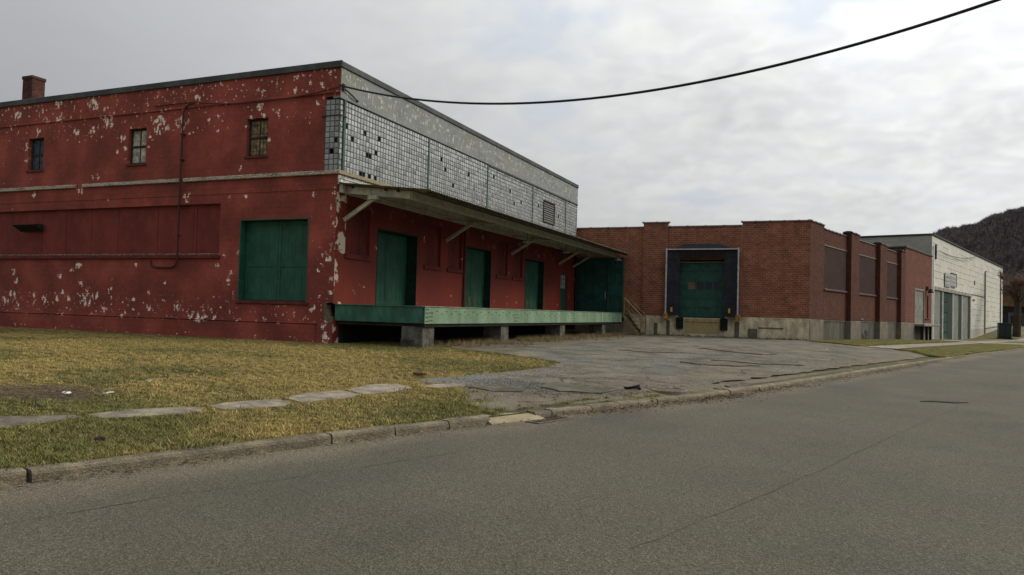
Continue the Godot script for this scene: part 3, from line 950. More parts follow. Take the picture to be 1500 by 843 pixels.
# grey metal with pale streaks running down and olive growth
func streak_texture(seed_: int, base: Vector3, pale: Vector3, moss: Vector3, amount: float) -> ImageTexture:
	var W := 1024
	var H := 96
	var n1 := img_bytes(seed_, 0.05, W, H, 3)
	var n2 := img_bytes(seed_ + 1, 0.3, W, 24, 3)     # stretched downwards below
	var n3 := img_bytes(seed_ + 2, 0.012, W, H, 4)
	var out := PackedByteArray()
	out.resize(W * H * 3)
	var k := 0
	for y in H:
		for x in W:
			var s := n2[(y / 14) * W + x] / 255.0 * 0.62 + n1[y * W + x] / 255.0 * 0.38
			var c := n3[y * W + x] / 255.0
			var v := Vector3(base.x, base.y, base.z) * (0.86 + 0.25 * c)
			v = v.lerp(moss, smoothstep(0.42, 0.75, c) * 0.75 * (1.0 - float(y) / H * 0.6))
			v = v.lerp(pale, smoothstep(1.0 - amount, 1.0 - amount + 0.12, s + 0.12 * (0.5 - absf(float(y) / H - 0.45))))
			out[k] = int(clampf(v.x, 0, 255)); out[k + 1] = int(clampf(v.y, 0, 255)); out[k + 2] = int(clampf(v.z, 0, 255))
			k += 3
	return ImageTexture.create_from_image(Image.create_from_data(W, H, false, Image.FORMAT_RGB8, out))

func tex_mat(key: String, t: Texture2D, rough := 0.85) -> StandardMaterial3D:
	var m := StandardMaterial3D.new()
	m.resource_name = key
	m.albedo_texture = t
	m.roughness = rough
	m.metallic_specular = 0.4
	M[key] = m
	return m

func uvs(m: MB, o: Vector3, u: Vector3, w: float, h: float) -> MB:     # map the picture over w x h metres, its top left at o
	m.uo = o; m.uu = u / w; m.vv = Vector3.DOWN / h
	return m

func door_green() -> Material: return mat("green_paint", rgb(36, 90, 70), 0.1, 0.22, 0.5, 1.9, 0.6, 0.15, false, 1.3)
func red_paint() -> Material: return mat("red_paint", rgb(118, 46, 38), 0.2, 0.3, 0.6, 2.2, 0.75, 0.4, false, 2.5)
func dark_red() -> Material: return mat("weathered_red", rgb(126, 54, 46), 0.12, 0.2, 0.5, 3.8, 0.85, 0.3, false, 1.4)

# a painted board filling, with its seams; par is the building
func boarded(par: Node, f: Fr, a0: float, a1: float, b0: float, b1: float, depth: float, seams: Array, mt: Material, sill: bool, label := "boarded up window") -> void:
	var x := a0
	var w := obj("boarded_window", frame_mb(f, a0, a1, b0, b1, depth), mt, par, label)
	for s in seams + [a1]:
		var m := MB.new()
		f.box(m, x + 0.008, s - 0.008, b0 + 0.01, b1 - 0.01, -depth - 0.03, -depth + rng.randf_range(0.0, 0.012), 0.008)
		obj("board", m, mt, w)
		x = s
	if sill:
		var m2 := MB.new()
		f.box(m2, a0 - 0.08, a1 + 0.08, b0 - 0.19, b0, -depth + 0.02, 0.07, 0.015)
		obj("sill", m2, red_paint(), w)

func frame_mb(f: Fr, a0: float, a1: float, b0: float, b1: float, depth: float) -> MB:     # backing and thin surround
	var m := MB.new()
	f.box(m, a0, a1, b0, b1, -depth - 0.08, -depth - 0.035)
	f.box(m, a0, a0 + 0.05, b0, b1, -depth - 0.03, -depth + 0.03, 0.006)
	f.box(m, a1 - 0.05, a1, b0, b1, -depth - 0.03, -depth + 0.03, 0.006)
	f.box(m, a0 + 0.05, a1 - 0.05, b1 - 0.05, b1, -depth - 0.03, -depth + 0.03, 0.006)
	return m

# a pair of ledged leaves, each with an upper and a lower sunk panel
func loading_door(par: Node, f: Fr, a0: float, a1: float, b0: float, b1: float, depth: float, mid: float, mt: Material, jamb_mt: Material, worn: bool, label: String) -> void:
	var j := MB.new()
	f.box(j, a0, a0 + 0.04, b0, b1, -depth, 0.02, 0.008)
	f.box(j, a1 - 0.04, a1, b0, b1, -depth, 0.02, 0.008)
	f.box(j, a0 + 0.04, a1 - 0.04, b1 - 0.04, b1, -depth, 0.02, 0.008)
	f.box(j, a0, a1, b0, b1, -depth - 0.12, -depth - 0.06)
	var d := obj("loading_door", j, jamb_mt, par, label)
	var c := (a0 + a1) * 0.5
	for s in [[a0 + 0.045, c - 0.006], [c + 0.006, a1 - 0.045]]:
		var m := MB.new()
		var w: float = s[1] - s[0]
		f.box(m, s[0], s[1], b0 + 0.02, b1 - 0.05, -depth - 0.055, -depth - 0.02)
		for q in [[s[0], s[0] + 0.12, b0 + 0.02, b1 - 0.05], [s[1] - 0.12, s[1], b0 + 0.02, b1 - 0.05]]: f.box(m, q[0], q[1], q[2], q[3], -depth - 0.02, -depth + 0.012, 0.008)
		for q in [[b0 + 0.02, b0 + 0.2], [mid - 0.08, mid + 0.08], [b1 - 0.2, b1 - 0.05]]: f.box(m, s[0] + 0.12, s[1] - 0.12, q[0], q[1], -depth - 0.02, -depth + 0.009, 0.008)
		var leaf := obj("door_leaf", m, mt, d)
		for q in [[b0 + 0.2, mid - 0.08], [mid + 0.08, b1 - 0.2]]:
			var n := int(max(1, round(w / 0.4)))
			for i in n:
				var bm := MB.new()
				f.box(bm, s[0] + 0.12 + (w - 0.24) * i / n + 0.004, s[0] + 0.12 + (w - 0.24) * (i + 1) / n - 0.004, q[0], q[1], -depth - 0.02, -depth - 0.008 + rng.randf_range(-0.002, 0.002), 0.004)
				var o := obj("board", bm, mt, d)
	if worn:
		var wm := MB.new()
		for s in [c - 0.42, c + 0.2]:
			f.box(wm, s, s + 0.34, b0 + 0.03, b0 + 0.62, -depth + 0.012, -depth + 0.016, 0.001)
		obj("kick_plate", wm, mat("worn_green", rgb(112, 128, 84), 0.4, 0.4, 0.3, 0.6, 0.8), d, "pale scuffed plate at the foot of the door")

func sash_window(par: Node, f: Fr, a0: float, a1: float, b0: float, b1: float, depth: float, back: Material, frame: Material, label: String, bars := false) -> void:
	var m := MB.new()
	for q in [[a0, a0 + 0.07, b0, b1], [a1 - 0.07, a1, b0, b1], [a0 + 0.07, a1 - 0.07, b0, b0 + 0.07], [a0 + 0.07, a1 - 0.07, b1 - 0.07, b1]]: f.box(m, q[0], q[1], q[2], q[3], -depth - 0.1, -depth, 0.008)
	var w := obj("window", m, frame, par, label)
	var c := (a0 + a1) * 0.5
	var h := (b0 + b1) * 0.5
	var s := MB.new()
	f.box(s, a0 + 0.07, a1 - 0.07, h - 0.045, h + 0.045, -depth - 0.07, -depth - 0.015, 0.008)
	f.box(s, c - 0.022, c + 0.022, b0 + 0.07, h - 0.045, -depth - 0.06, -depth - 0.025, 0.005)
	f.box(s, c - 0.022, c + 0.022, h + 0.045, b1 - 0.07, -depth - 0.06, -depth - 0.025, 0.005)
	obj("sash", s, frame, w)
	for q in [[a0 + 0.07, c - 0.022, b0 + 0.07, h - 0.045], [c + 0.022, a1 - 0.07, b0 + 0.07, h - 0.045], [a0 + 0.07, c - 0.022, h + 0.045, b1 - 0.07], [c + 0.022, a1 - 0.07, h + 0.045, b1 - 0.07]]:
		var p := MB.new()
		f.box(p, q[0], q[1], q[2], q[3], -depth - 0.046, -depth - 0.04)
		obj("pane", p, M.pane, w)
	var b := MB.new()
	f.box(b, a0 + 0.05, a1 - 0.05, b0 + 0.05, b1 - 0.05, -depth - 0.08, -depth - 0.05)
	obj("pane_backing", b, back, w)  # blinds and boards; in the blue window, a painted reflection
	if bars:
		var g := MB.new()
		for i in 5: f.box(g, lerpf(a0 + 0.1, a1 - 0.1, (i + 0.5) / 5.0) - 0.008, lerpf(a0 + 0.1, a1 - 0.1, (i + 0.5) / 5.0) + 0.008, b0 + 0.07, b1 - 0.07, -depth - 0.047, -depth - 0.0465)
		for i in 4: f.box(g, a0 + 0.07, a1 - 0.07, lerpf(b0, b1, (i + 0.7) / 4.4) - 0.008, lerpf(b0, b1, (i + 0.7) / 4.4) + 0.008, -depth - 0.0485, -depth - 0.0475)
		obj("grille", g, frame, w)
	var sl := MB.new()
	f.box(sl, a0 - 0.06, a1 + 0.06, b0 - 0.09, b0, -depth - 0.02, 0.05, 0.01)
	obj("sill", sl, red_paint(), w)

func make_red_warehouse() -> void:
	var B := thing("red_warehouse", "long two storey red painted warehouse with peeling walls and a glass block band", "building", Vector3(-30, 0.3, -36))
	var FL := Fr.new(Vector3(0, 0, ZL), Vector3.RIGHT, Vector3.BACK)
	var FF := Fr.new(Vector3(XF, 0, 0), Vector3.FORWARD, Vector3.RIGHT)
	var wt := tex_mat("peeling_red", red_wall_texture(), 0.8)
	wt.heightmap_enabled = true
	wt.heightmap_texture = wt.albedo_texture
	wt.heightmap_scale = 0.3
	M.pane = StandardMaterial3D.new()
	M.pane.transparency = BaseMaterial3D.TRANSPARENCY_ALPHA
	M.pane.albedo_color = Color(0.12, 0.14, 0.15, 0.06)
	M.pane.roughness = 0.08
	M.pane.metallic_specular = 0.18
	var old_wood := mat("old_frame", rgb(58, 55, 50), 0.3, 0.3, 0.4, 1.0, 0.85)
	var tl := Vector3(-36, 10.3, 0)
	# long wall
	var holes := [Rect2(-20.79, 1.74, 3.18, 3.05), Rect2(-46, 3.45, 24.2, 2.0), Rect2(-20.65, 7.19, 1.0, 1.44), Rect2(-26.85, 7.21, 1.0, 1.46), Rect2(-32.95, 7.23, 0.98, 1.42), Rect2(-17.05, 6.57, 1.2, 2.6), Rect2(-16.78, 1.15, 0.9, 0.58)]
	var m := uvs(MB.new(), tl, Vector3.RIGHT, 19.57, 10.1)
	wall(m, FL, -46, XF, -0.3, 10.24, holes, 0.34)
	obj("long_wall", m, wt, B, "long wall with peeling red paint")
	# plinth, drip line, course line
	m = uvs(MB.new(), tl, Vector3.RIGHT, 19.57, 10.1)
	FL.box(m, -46, -17.16, -0.2, 0.93, 0.0, 0.05, 0.01)
	FL.box(m, -46, -17.1, 0.955, 1.0, 0.0, 0.07, 0.01)
	FL.box(m, -23.66, -23.58, 0.2, 0.93, 0.05, 0.058, 0.004)
	obj("plinth", m, wt, B)
	m = uvs(MB.new(), tl, Vector3.RIGHT, 19.57, 10.1)
	FL.box(m, -46, XF + 0.02, 9.27, 9.345, 0.0, 0.05, 0.012)
	FL.box(m, -46, XF - 0.02, 5.80, 5.84, 0.0, 0.014, 0.004)
	obj("string_course", m, wt, B)
	var pale_ledge := tex_mat("pale_ledge", streak_texture(120, Vector3(150, 143, 128), Vector3(205, 198, 184), Vector3(62, 54, 46), 0.42), 0.85)
	for q in [[-46.0, -41.2], [-41.1, -36.4], [-36.35, -29.76], [-29.37, -23.9], [-23.7, -19.2], [-19.19, XF + 0.09]]:
		m = uvs(MB.new(), Vector3(-46, 6.5, 0), Vector3.RIGHT, 14.0, 0.17)
		FL.box(m, q[0], q[1], 6.34, 6.485, 0.0, 0.1, 0.02)
		obj("ledge", m, pale_ledge, B, "pale weathered ledge with dark growth")
	# roof edge
	var trim := mat("roof_trim", rgb(74, 78, 78), 0.15, 0.25, 0.7, 3.0, 0.6)
	m = MB.new()
	FL.box(m, -46, XF + 0.07, 10.2, 10.44, 0.0, 0.07, 0.015)
	FF.box(m, 22.55, 50.0, 10.2, 10.42, 0.0, 0.07, 0.015)
	obj("roof_trim", m, trim, B)
	m = MB.new()
	m.face([Vector3(-46, 10.3, ZL), Vector3(XF, 10.3, ZL), Vector3(XF, 10.3, -50), Vector3(-46, 10.3, -50)], Vector3.UP)
	m.box(Transform3D(), Vector3(-46, -0.2, -50), Vector3(XF, 10.29, -49.75))
	m.box(Transform3D(), Vector3(-46.2, -0.2, -50), Vector3(-45.95, 10.29, ZL))
	obj("roof", m, mat("roofing", rgb(70, 70, 68), 0.3, 0.3, 1, 6, 0.9), B)
	m = MB.new()
	m.box(Transform3D(), Vector3(-45.9, 6.2, -49.7), Vector3(XF - 0.4, 6.3, ZL - 0.4))
	m.box(Transform3D(), Vector3(-45.9, 1.3, -49.7), Vector3(XF - 0.4, 1.45, ZL - 0.4))
	obj("floor", m, old_wood, B)
	# boarded bay in the long wall
	boarded(B, FL, -46, -21.8, 3.45, 5.45, 0.14, [-42.4, -40.8, -39.3, -37.7, -36.2, -34.95, -33.58, -32.0, -30.51, -28.94, -27.36, -25.16, -23.27, -23.09], dark_red(), false, "boarded up row of old windows in weathered red")
	m = uvs(MB.new(), Vector3(-46, 3.52, 0), Vector3.RIGHT, 14.0, 0.2)
	FL.box(m, -46, -21.72, 3.32, 3.45, -0.12, 0.09, 0.015)
	obj("sill", m, red_paint(), B)
	m = uvs(MB.new(), Vector3(-46, 3.6, 0), Vector3.RIGHT, 14.0, 0.15)
	FL.box(m, -46, -21.8, 3.452, 3.53, -0.13, -0.08, 0.02)
	obj("flaking_strip", m, tex_mat("flaking", streak_texture(180, Vector3(96, 58, 50), Vector3(176, 160, 146), Vector3(60, 40, 36), 0.42)), B, "pale flaking strip above the sill")
	# vent hood
	m = MB.new()
	for q in [[[-33.2, 4.52, 0.0], [-33.2, 4.83, 0.0], [-33.2, 4.83, 0.3], [-33.2, 4.78, 0.42]], [[-31.75, 4.52, 0.0], [-31.75, 4.83, 0.0], [-31.75, 4.83, 0.3], [-31.75, 4.78, 0.42]]]:
		m.face([FL.p(q[0][0], q[0][1], q[0][2]), FL.p(q[1][0], q[1][1], q[1][2]), FL.p(q[2][0], q[2][1], q[2][2]), FL.p(q[3][0], q[3][1], q[3][2])], Vector3.LEFT if q[0][0] < -33 else Vector3.RIGHT)
	m.face([FL.p(-33.2, 4.83, 0), FL.p(-31.75, 4.83, 0), FL.p(-31.75, 4.83, 0.3), FL.p(-33.2, 4.83, 0.3)], Vector3.UP)
	m.face([FL.p(-33.2, 4.83, 0.3), FL.p(-31.75, 4.83, 0.3), FL.p(-31.75, 4.78, 0.42), FL.p(-33.2, 4.78, 0.42)], Vector3.UP)
	m.face([FL.p(-33.2, 4.78, 0.42), FL.p(-31.75, 4.78, 0.42), FL.p(-31.75, 4.52, 0.0), FL.p(-33.2, 4.52, 0.0)], Vector3(0, -1, 1))
	obj("vent_hood", m, mat("dark_metal", rgb(44, 40, 36), 0.3, 0.3, 0.4, 1.0, 0.6), B, "dark sloping metal vent hood")
	# green door in the long wall
	loading_door(B, FL, -20.79, -17.61, 1.74, 4.79, 0.3, 3.1, door_green(), door_green(), false, "wide green double door in the long red wall")
	m = MB.new()
	FL.box(m, -20.85, -17.5, 1.62, 1.74, -0.28, 0.05, 0.015)
	obj("door_sill", m, red_paint(), B)
	# upper windows
	sash_window(B, FL, -32.95, -31.97, 7.23, 8.65, 0.13, mat("blue_reflection", rgb(92, 110, 134), 0.5, 0.4, 0.5, 0.8, 0.7), old_wood, "upper window with blue sky reflection painted behind the glass")  # no blind here: blue backing stands in for what the glass reflects
	sash_window(B, FL, -26.85, -25.85, 7.21, 8.67, 0.13, mat("pale_blind", rgb(242, 236, 218), 0.25, 0.35, 0.6, 0.9, 0.8), old_wood, "upper window with pale blinds")
	sash_window(B, FL, -20.65, -19.65, 7.19, 8.63, 0.13, mat("tan_blind", rgb(212, 178, 126), 0.35, 0.5, 0.5, 0.8, 0.8), old_wood, "upper window with tan boards and bars behind the glass", true)
	# torn corner by the dock: pale lumps of render round a hole
	m = MB.new()
	var gap_m := mat("bare_render", rgb(150, 138, 116), 0.35, 0.3, 0.3, 0.8, 0.95, 1.0)
	var rim := [[-16.62, 1.73, 0.05], [-16.76, 1.70, 0.05], [-16.70, 1.60, 0.13], [-16.72, 1.50, 0.10], [-16.69, 1.40, 0.14], [-16.66, 1.33, 0.2], [-16.64, 1.25, 0.2], [-16.56, 1.20, 0.17], [-16.50, 1.17, 0.19], [-16.43, 1.19, 0.09]]
	for i in rim.size() - 1:
		var q0 := Vector2(rim[i][0], rim[i][1]); var q1 := Vector2(rim[i + 1][0], rim[i + 1][1])
		var o0: Vector2 = q0 + (q0 - Vector2(-16.42, 1.5)).normalized() * rim[i][2]; var o1: Vector2 = q1 + (q1 - Vector2(-16.42, 1.5)).normalized() * rim[i + 1][2]
		m.face([FL.p(q0.x, q0.y, 0.006), FL.p(q1.x, q1.y, 0.006), FL.p(o1.x, o1.y, 0.006), FL.p(o0.x, o0.y, 0.006)], FL.n)
		m.face([FL.p(q0.x, q0.y, 0.006), FL.p(q1.x, q1.y, 0.006), FL.p(q1.x, q1.y, -0.3), FL.p(q0.x, q0.y, -0.3)], FL.u)
	obj("broken_edge", m, gap_m, B, "pale broken render around the hole at the corner")
	# chimney
	var ch := MB.new()
	var cf := Fr.new(Vector3(0, 0, -24.5), Vector3.RIGHT, Vector3.BACK)
	var cf2 := Fr.new(Vector3(-35.77, 0, 0), Vector3.FORWARD, Vector3.RIGHT)
	ch.col = Color(0.11, 0.062, 0.047)
	ch.box(Transform3D(), Vector3(-36.45, 10.2, -25.15), Vector3(-35.77, 12.3, -24.5))
	bricks(ch, cf, -36.45, -35.77, 10.3, 12.2, [], Color(0.155, 0.06, 0.045), 0.25, 0.23, 0.075)
	bricks(ch, cf2, 24.5, 25.15, 10.3, 12.2, [], Color(0.155, 0.06, 0.045), 0.25, 0.23, 0.075)
	ch.col = Color(0.12, 0.05, 0.04)
	ch.box(Transform3D(), Vector3(-36.49, 12.2, -25.19), Vector3(-35.73, 12.36, -24.46), 0.02)
	var bm := mat("brick", Color.WHITE, 0.3, 0.2, 0.35, 3.0, 0.9, 0.0, true)
	obj("chimney", ch, bm, B, "square brick chimney on the roof")
	# ---- wall behind the dock (a = -z)
	var red_front := tex_mat("red_front", front_red_texture(), 0.75)
	var doors := [Rect2(25.25, 1.7, 3.1, 3.0), Rect2(33.0, 1.7, 2.95, 3.0), Rect2(40.7, 1.7, 3.05, 2.97)]
	var wins := [Rect2(23.2, 3.55, 1.52, 1.75), Rect2(29.0, 3.52, 1.45, 1.8), Rect2(31.15, 3.52, 1.42, 1.8), Rect2(36.7, 3.52, 1.42, 1.8), Rect2(38.82, 3.52, 1.45, 1.8)]
	m = uvs(MB.new(), Vector3(0, 6.4, ZL), Vector3.FORWARD, 27.5, 6.3)
	wall(m, FF, 22.55, 50.0, -0.3, 6.36, doors + wins + [Rect2(46.95, 1.7, 1.3, 2.47), Rect2(22.0, 1.18, 1.3, 0.52)], 0.6)
	obj("dock_wall", m, red_front, B, "smoother dark red wall behind the dock")
	var k := 0
	for d in doors:
		loading_door(B, FF, d.position.x, d.end.x, 1.7, d.end.y, [0.5, 0.36, 0.34][k], 3.05, door_green(), mat("dark_green", rgb(26, 62, 50), 0.2, 0.3, 0.5, 1.5, 0.6), k > 0, ["first green double door along the dock", "middle green double door along the dock, scuffed low down", "third green double door along the dock, scuffed low down"][k])
		k += 1
	for w in wins:
		boarded(B, FF, w.position.x, w.end.x, w.position.y, w.end.y, 0.12, [w.position.x + 0.5, w.position.x + 0.98], red_paint(), true)
	# single door with a nine pane light
	m = MB.new()
	FF.box(m, 46.95, 48.25, 1.7, 4.17, -0.2, -0.14)
	for q in [[46.95, 47.1, 1.7, 4.17], [48.1, 48.25, 1.7, 4.17], [47.1, 48.1, 4.08, 4.17], [47.1, 48.1, 3.05, 3.2], [47.1, 48.1, 1.7, 1.9]]: FF.box(m, q[0], q[1], q[2], q[3], -0.14, -0.09, 0.008)
	for q in [47.42, 47.76]: FF.box(m, q, q + 0.03, 3.2, 4.08, -0.14, -0.1)
	for q in [3.48, 3.78]: FF.box(m, 47.1, 48.1, q, q + 0.03, -0.14, -0.105)
	var sd := obj("door", m, door_green(), B, "narrow green door with nine small panes")
	var pane_m := mat("dull_glass", rgb(196, 202, 200), 0.2, 0.2, 0.3, 0.7, 0.3)
	for i in 3:
		for j in 3:
			m = MB.new()
			FF.box(m, [47.1, 47.45, 47.79][i], [47.42, 47.76, 48.1][i], [3.2, 3.51, 3.81][j], [3.48, 3.78, 4.08][j], -0.139, -0.125)
			obj("pane", m, pane_m, sd)
	# down pipe and raised strip
	m = MB.new()
	m.tube([FF.p(32.77, 1.75, 0.07), FF.p(32.77, 5.6, 0.07)], 0.05, 8)
	obj("pipe", m, red_paint(), B)
	# ledge under the glass, flashing under it
	m = uvs(MB.new(), Vector3(0, 6.5, ZL), Vector3.FORWARD, 14.0, 0.17)
	FF.box(m, 22.47, 50.0, 6.34, 6.485, 0.0, 0.12, 0.02)
	obj("ledge", m, tex_mat("tan_ledge", streak_texture(140, Vector3(132, 122, 98), Vector3(170, 158, 128), Vector3(96, 80, 56), 0.4), 0.85), B, "tan stained ledge below the glass blocks")
	m = uvs(MB.new(), Vector3(0, 6.4, ZL), Vector3.FORWARD, 9.0, 0.5)
	FF.box(m, 22.56, 49.9, 5.98, 6.335, 0.0, 0.045, 0.01)
	for i in 2: FF.box(m, 22.6, 49.9, 6.06 + i * 0.13, 6.09 + i * 0.13, 0.045, 0.075, 0.01)
	obj("flashing", m, tex_mat("flashing", streak_texture(150, Vector3(150, 150, 146), Vector3(206, 206, 200), Vector3(70, 68, 64), 0.5), 0.7), B, "flaking whitish flashing above the canopy")
	# grey band above the glass
	m = uvs(MB.new(), Vector3(0, 10.24, ZL), Vector3.FORWARD, 27.45, 1.18)
	FF.box(m, 22.55, 50.0, 9.1, 10.2, -0.3, 0.02)
	var gt := tex_mat("weathered_band", streak_texture(160, Vector3(122, 126, 126), Vector3(174, 178, 176), Vector3(106, 107, 94), 0.36), 0.7)
	obj("grey_band", m, gt, B, "grey streaked band above the glass blocks")
	m = MB.new()
	FF.box(m, 22.5, 50.0, 9.06, 9.1, -0.1, 0.05, 0.01)
	FF.box(m, 35.3, 50.0, 9.0, 9.056, 0.0, 0.06, 0.01)
	obj("drip_edge", m, trim, B)
	make_glass(B, FF, FL)

func front_red_texture() -> ImageTexture:
	var W := 1100
	var H := 256
	var n1 := img_bytes(81, 0.03, W, H, 5)
	var n2 := img_bytes(82, 0.12, W, 40, 3)
	var n3 := img_bytes(83, 0.005, W, H, 4)
	var out := PackedByteArray()
	out.resize(W * H * 3)
	var k := 0
	for y in H:
		var yy := 6.4 - 6.3 * y / H
		var low := 1.0 - smoothstep(1.6, 4.0, yy)
		for x in W:
			var s := n2[(y / 7) * W + x] / 255.0
			var a := n1[y * W + x] / 255.0
			var c := n3[y * W + x] / 255.0
			var l := (0.80 + 0.3 * c) * (0.93 + 0.14 * s)
			var v := Vector3(108, 40, 30).lerp(Vector3(118, 44, 27), low) * l  # warm light on the lower wall is mixed into the red
			if a < 0.115: v = v.lerp(Vector3(190, 176, 150), 0.8)
			if x < 24 and a < 0.34 + 0.1 * s: v = Vector3(190, 180, 160)
			if yy > 5.0 and a > 0.72: v = v.lerp(Vector3(60, 40, 38), 0.6)
			if yy > 4.85 and a < 0.24: v = v.lerp(Vector3(130, 98, 76), 0.6)
			out[k] = int(minf(v.x, 255)); out[k + 1] = int(minf(v.y, 255)); out[k + 2] = int(minf(v.z, 255))
			k += 3
	return ImageTexture.create_from_image(Image.create_from_data(W, H, false, Image.FORMAT_RGB8, out))

# glass blocks: pillow faced, a little out of true, some of them gone
func make_glass(B: Node, FF: Fr, FL: Fr) -> void:
	var gm := StandardMaterial3D.new()
	gm.resource_name = "glass_block"
	gm.vertex_color_use_as_albedo = true
	gm.roughness = 0.16
	gm.metallic_specular = 0.6
	gm.clearcoat_enabled = true
	gm.clearcoat = 0.6
	gm.clearcoat_roughness = 0.05
	var joint_m := mat("mortar", rgb(92, 97, 95), 0.2, 0.3, 0.4, 2.0, 0.9)
	var green := mat("mullion_green", rgb(82, 112, 98), 0.15, 0.3, 0.5, 1.5, 0.6)
	var mull := [22.82, 29.1, 35.25, 41.6, 47.55, 50.0]
	var b0 := 6.49
	var rows := 13
	var bh := (9.06 - b0) / rows
	var meshes := []
	for v in 14:
		var m := MB.new()
		var t := rng.randf_range(-0.03, 0.03)
		var t2 := rng.randf_range(-0.03, 0.03)
		var g := [0.16, 0.2, 0.24, 0.265, 0.285, 0.31, 0.34, 0.41, 0.3, 0.275, 0.37, 0.225, 0.255, 0.325][v] as float
		m.col = Color(g * 0.94, g, g * 1.0)
		var h := 0.094
		var q := 0.068
		var z := func(x: float, y: float, dd: float) -> Vector3: return Vector3(x, y, dd + x * t + y * t2)
		var o := [z.call(-h, -h, 0.0), z.call(h, -h, 0.0), z.call(h, h, 0.0), z.call(-h, h, 0.0)]
		var n := [z.call(-q, -q, 0.014), z.call(q, -q, 0.014), z.call(q, q, 0.014), z.call(-q, q, 0.014)]
		m.col = m.col.darkened(0.25)
		for e in 4: m.quad(o[e], o[(e + 1) % 4], n[(e + 1) % 4], n[e])
		m.col = Color(g * 0.96, g, g * 0.985)
		m.quad(n[0], n[1], n[2], n[3])
		for e in 4: m.quad(o[e] + Vector3(0, 0, -0.04), o[(e + 1) % 4] + Vector3(0, 0, -0.04), o[(e + 1) % 4], o[e])
		meshes.append(m)
	var made := []
	for m in meshes: made.append(m.mesh(gm))
	# the broken ones: pixel row and column read off the wall, as (panel, column, row from the top)
	var gone := {}
	for q in [[0, 0, 4], [0, 2, 6], [0, 6, 4], [0, 7, 8], [0, 8, 8], [0, 10, 7], [0, 11, 4], [0, 5, 12], [0, 6, 12], [0, 8, 12], [0, 10, 12], [1, 5, 3], [1, 7, 5], [1, 11, 8], [1, 19, 4], [2, 3, 2], [2, 17, 7], [2, 22, 6], [3, 4, 5], [3, 22, 6], [2, 14, 4]]:
		gone["%d %d %d" % [q[0], q[1], q[2]]] = true
	for p in mull.size():
		var l: float = 22.57 if p == 0 else mull[p - 1] + 0.06
		var r: float = mull[p] - 0.06
		var cols := int(round((r - l) / 0.2))
		var back := MB.new()
		var pid := p - 1
		# mortar grid: a lattice of bars, so that a missing block is a hole
		var bw := (r - l) / cols
		for i in cols + 1: FF.box(back, l + i * bw - 0.012, l + i * bw + 0.012, b0, 9.06, -0.09, -0.002)
		for j in rows + 1: FF.box(back, l, r, b0 + j * bh - 0.011, b0 + j * bh + 0.011, -0.088, -0.008)
		var panel := obj("glass_block_panel", back, joint_m, B)
		var rest := MB.new()
		for i in cols:
			for j in rows:
				if gone.has("%d %d %d" % [pid, i, rows - 1 - j]):
					if rng.randf() < 0.75:         # the inner half of a smashed block stays in the wall
						var bk := MB.new()
						FF.box(bk, l + i * bw + 0.01, l + (i + 1) * bw - 0.01 - (0.07 if rng.randf() < 0.4 else 0.0), b0 + j * bh + 0.01 + (0.06 if rng.randf() < 0.4 else 0.0), b0 + (j + 1) * bh - 0.01, -0.08, -0.06, 0.004)
						obj("broken_block", bk, mat("broken_glass", rgb(96, 102, 100), 0.35, 0.3, 0.2, 0.7, 0.3), panel)
					continue
				if p == 4 and i >= 9 and i <= 18 and j >= 3 and j <= 9: continue
				var tr := Transform3D(FF.t().basis, FF.p(l + (i + 0.5) * bw, b0 + (j + 0.5) * bh, -0.012))
				tr.basis = tr.basis * Basis(Vector3.BACK, [0.0, PI * 0.5, PI, -PI * 0.5][rng.randi() % 4])
				var pick := clampi(int(rng.randfn(6.3 + 4.5 * nz.mid.get_noise_2d(i * 0.35 + p * 9.0, j * 0.35), 1.9)), 0, 13)
				if p == 0 or (p == 1 and i < 20): piece("glass_block", made[pick], panel, tr)
				else:
					var s: MB = meshes[pick]
					for k in s.v.size():
						rest.v.append(tr * s.v[k]); rest.n.append(tr.basis * s.n[k]); rest.c.append(s.c[k]); rest.uv.append(Vector2.ZERO)
		if rest.v.size(): obj("glass_blocks", rest, gm, panel, "", "stuff")
	for p in mull.size() - 1:
		var m := MB.new()
		FF.box(m, mull[p] - 0.06, mull[p] + 0.06, 6.485, 9.06, -0.1, 0.06 if p == 0 else 0.03, 0.01)
		obj("mullion", m, green, B)
	# return of the blocks round the corner
	var back2 := MB.new()
	for i in 4: FL.box(back2, -17.04 + i * 0.2 - 0.012, -17.04 + i * 0.2 + 0.012, b0, 9.1, -0.09, -0.006)
	for j in rows + 1: FL.box(back2, -17.05, XF - 0.01, b0 + j * bh - 0.011, b0 + j * bh + 0.011, -0.088, -0.008)
	var ret := obj("glass_block_panel", back2, joint_m, B)
	for i in 3:
		for j in rows:
			if (i == 2 and j == 5) or (i == 1 and j == 3): continue
			piece("glass_block", made[clampi(int(rng.randfn(2.5, 1.6)), 0, 13)], ret, Transform3D(FL.t().basis, FL.p(-16.94 + i * 0.2, b0 + (j + 0.5) * bh, -0.012)))  # darker blocks picked here: the dimmer reflection is in their colour
	var m := MB.new()
	m.box(Transform3D(), Vector3(XF - 0.02, b0, ZL - 0.02), Vector3(XF + 0.008, 9.06, ZL + 0.008), 0.006)
	m.box(Transform3D(), Vector3(XF - 0.62, b0, ZL - 0.36), Vector3(XF - 0.2, 9.06, ZL - 0.25))
	obj("corner_post", m, joint_m, ret)
	m = MB.new()
	FL.box(m, -17.2, XF + 0.1, 8.44, 8.48, 0.02, 0.05, 0.005)
	FF.box(m, 22.5, 22.86, 8.44, 8.48, 0.07, 0.1, 0.005)
	obj("strap", m, mat("dark_metal", rgb(44, 40, 36)), B)
	# square metal louvre set into the fourth panel
	m = MB.new()
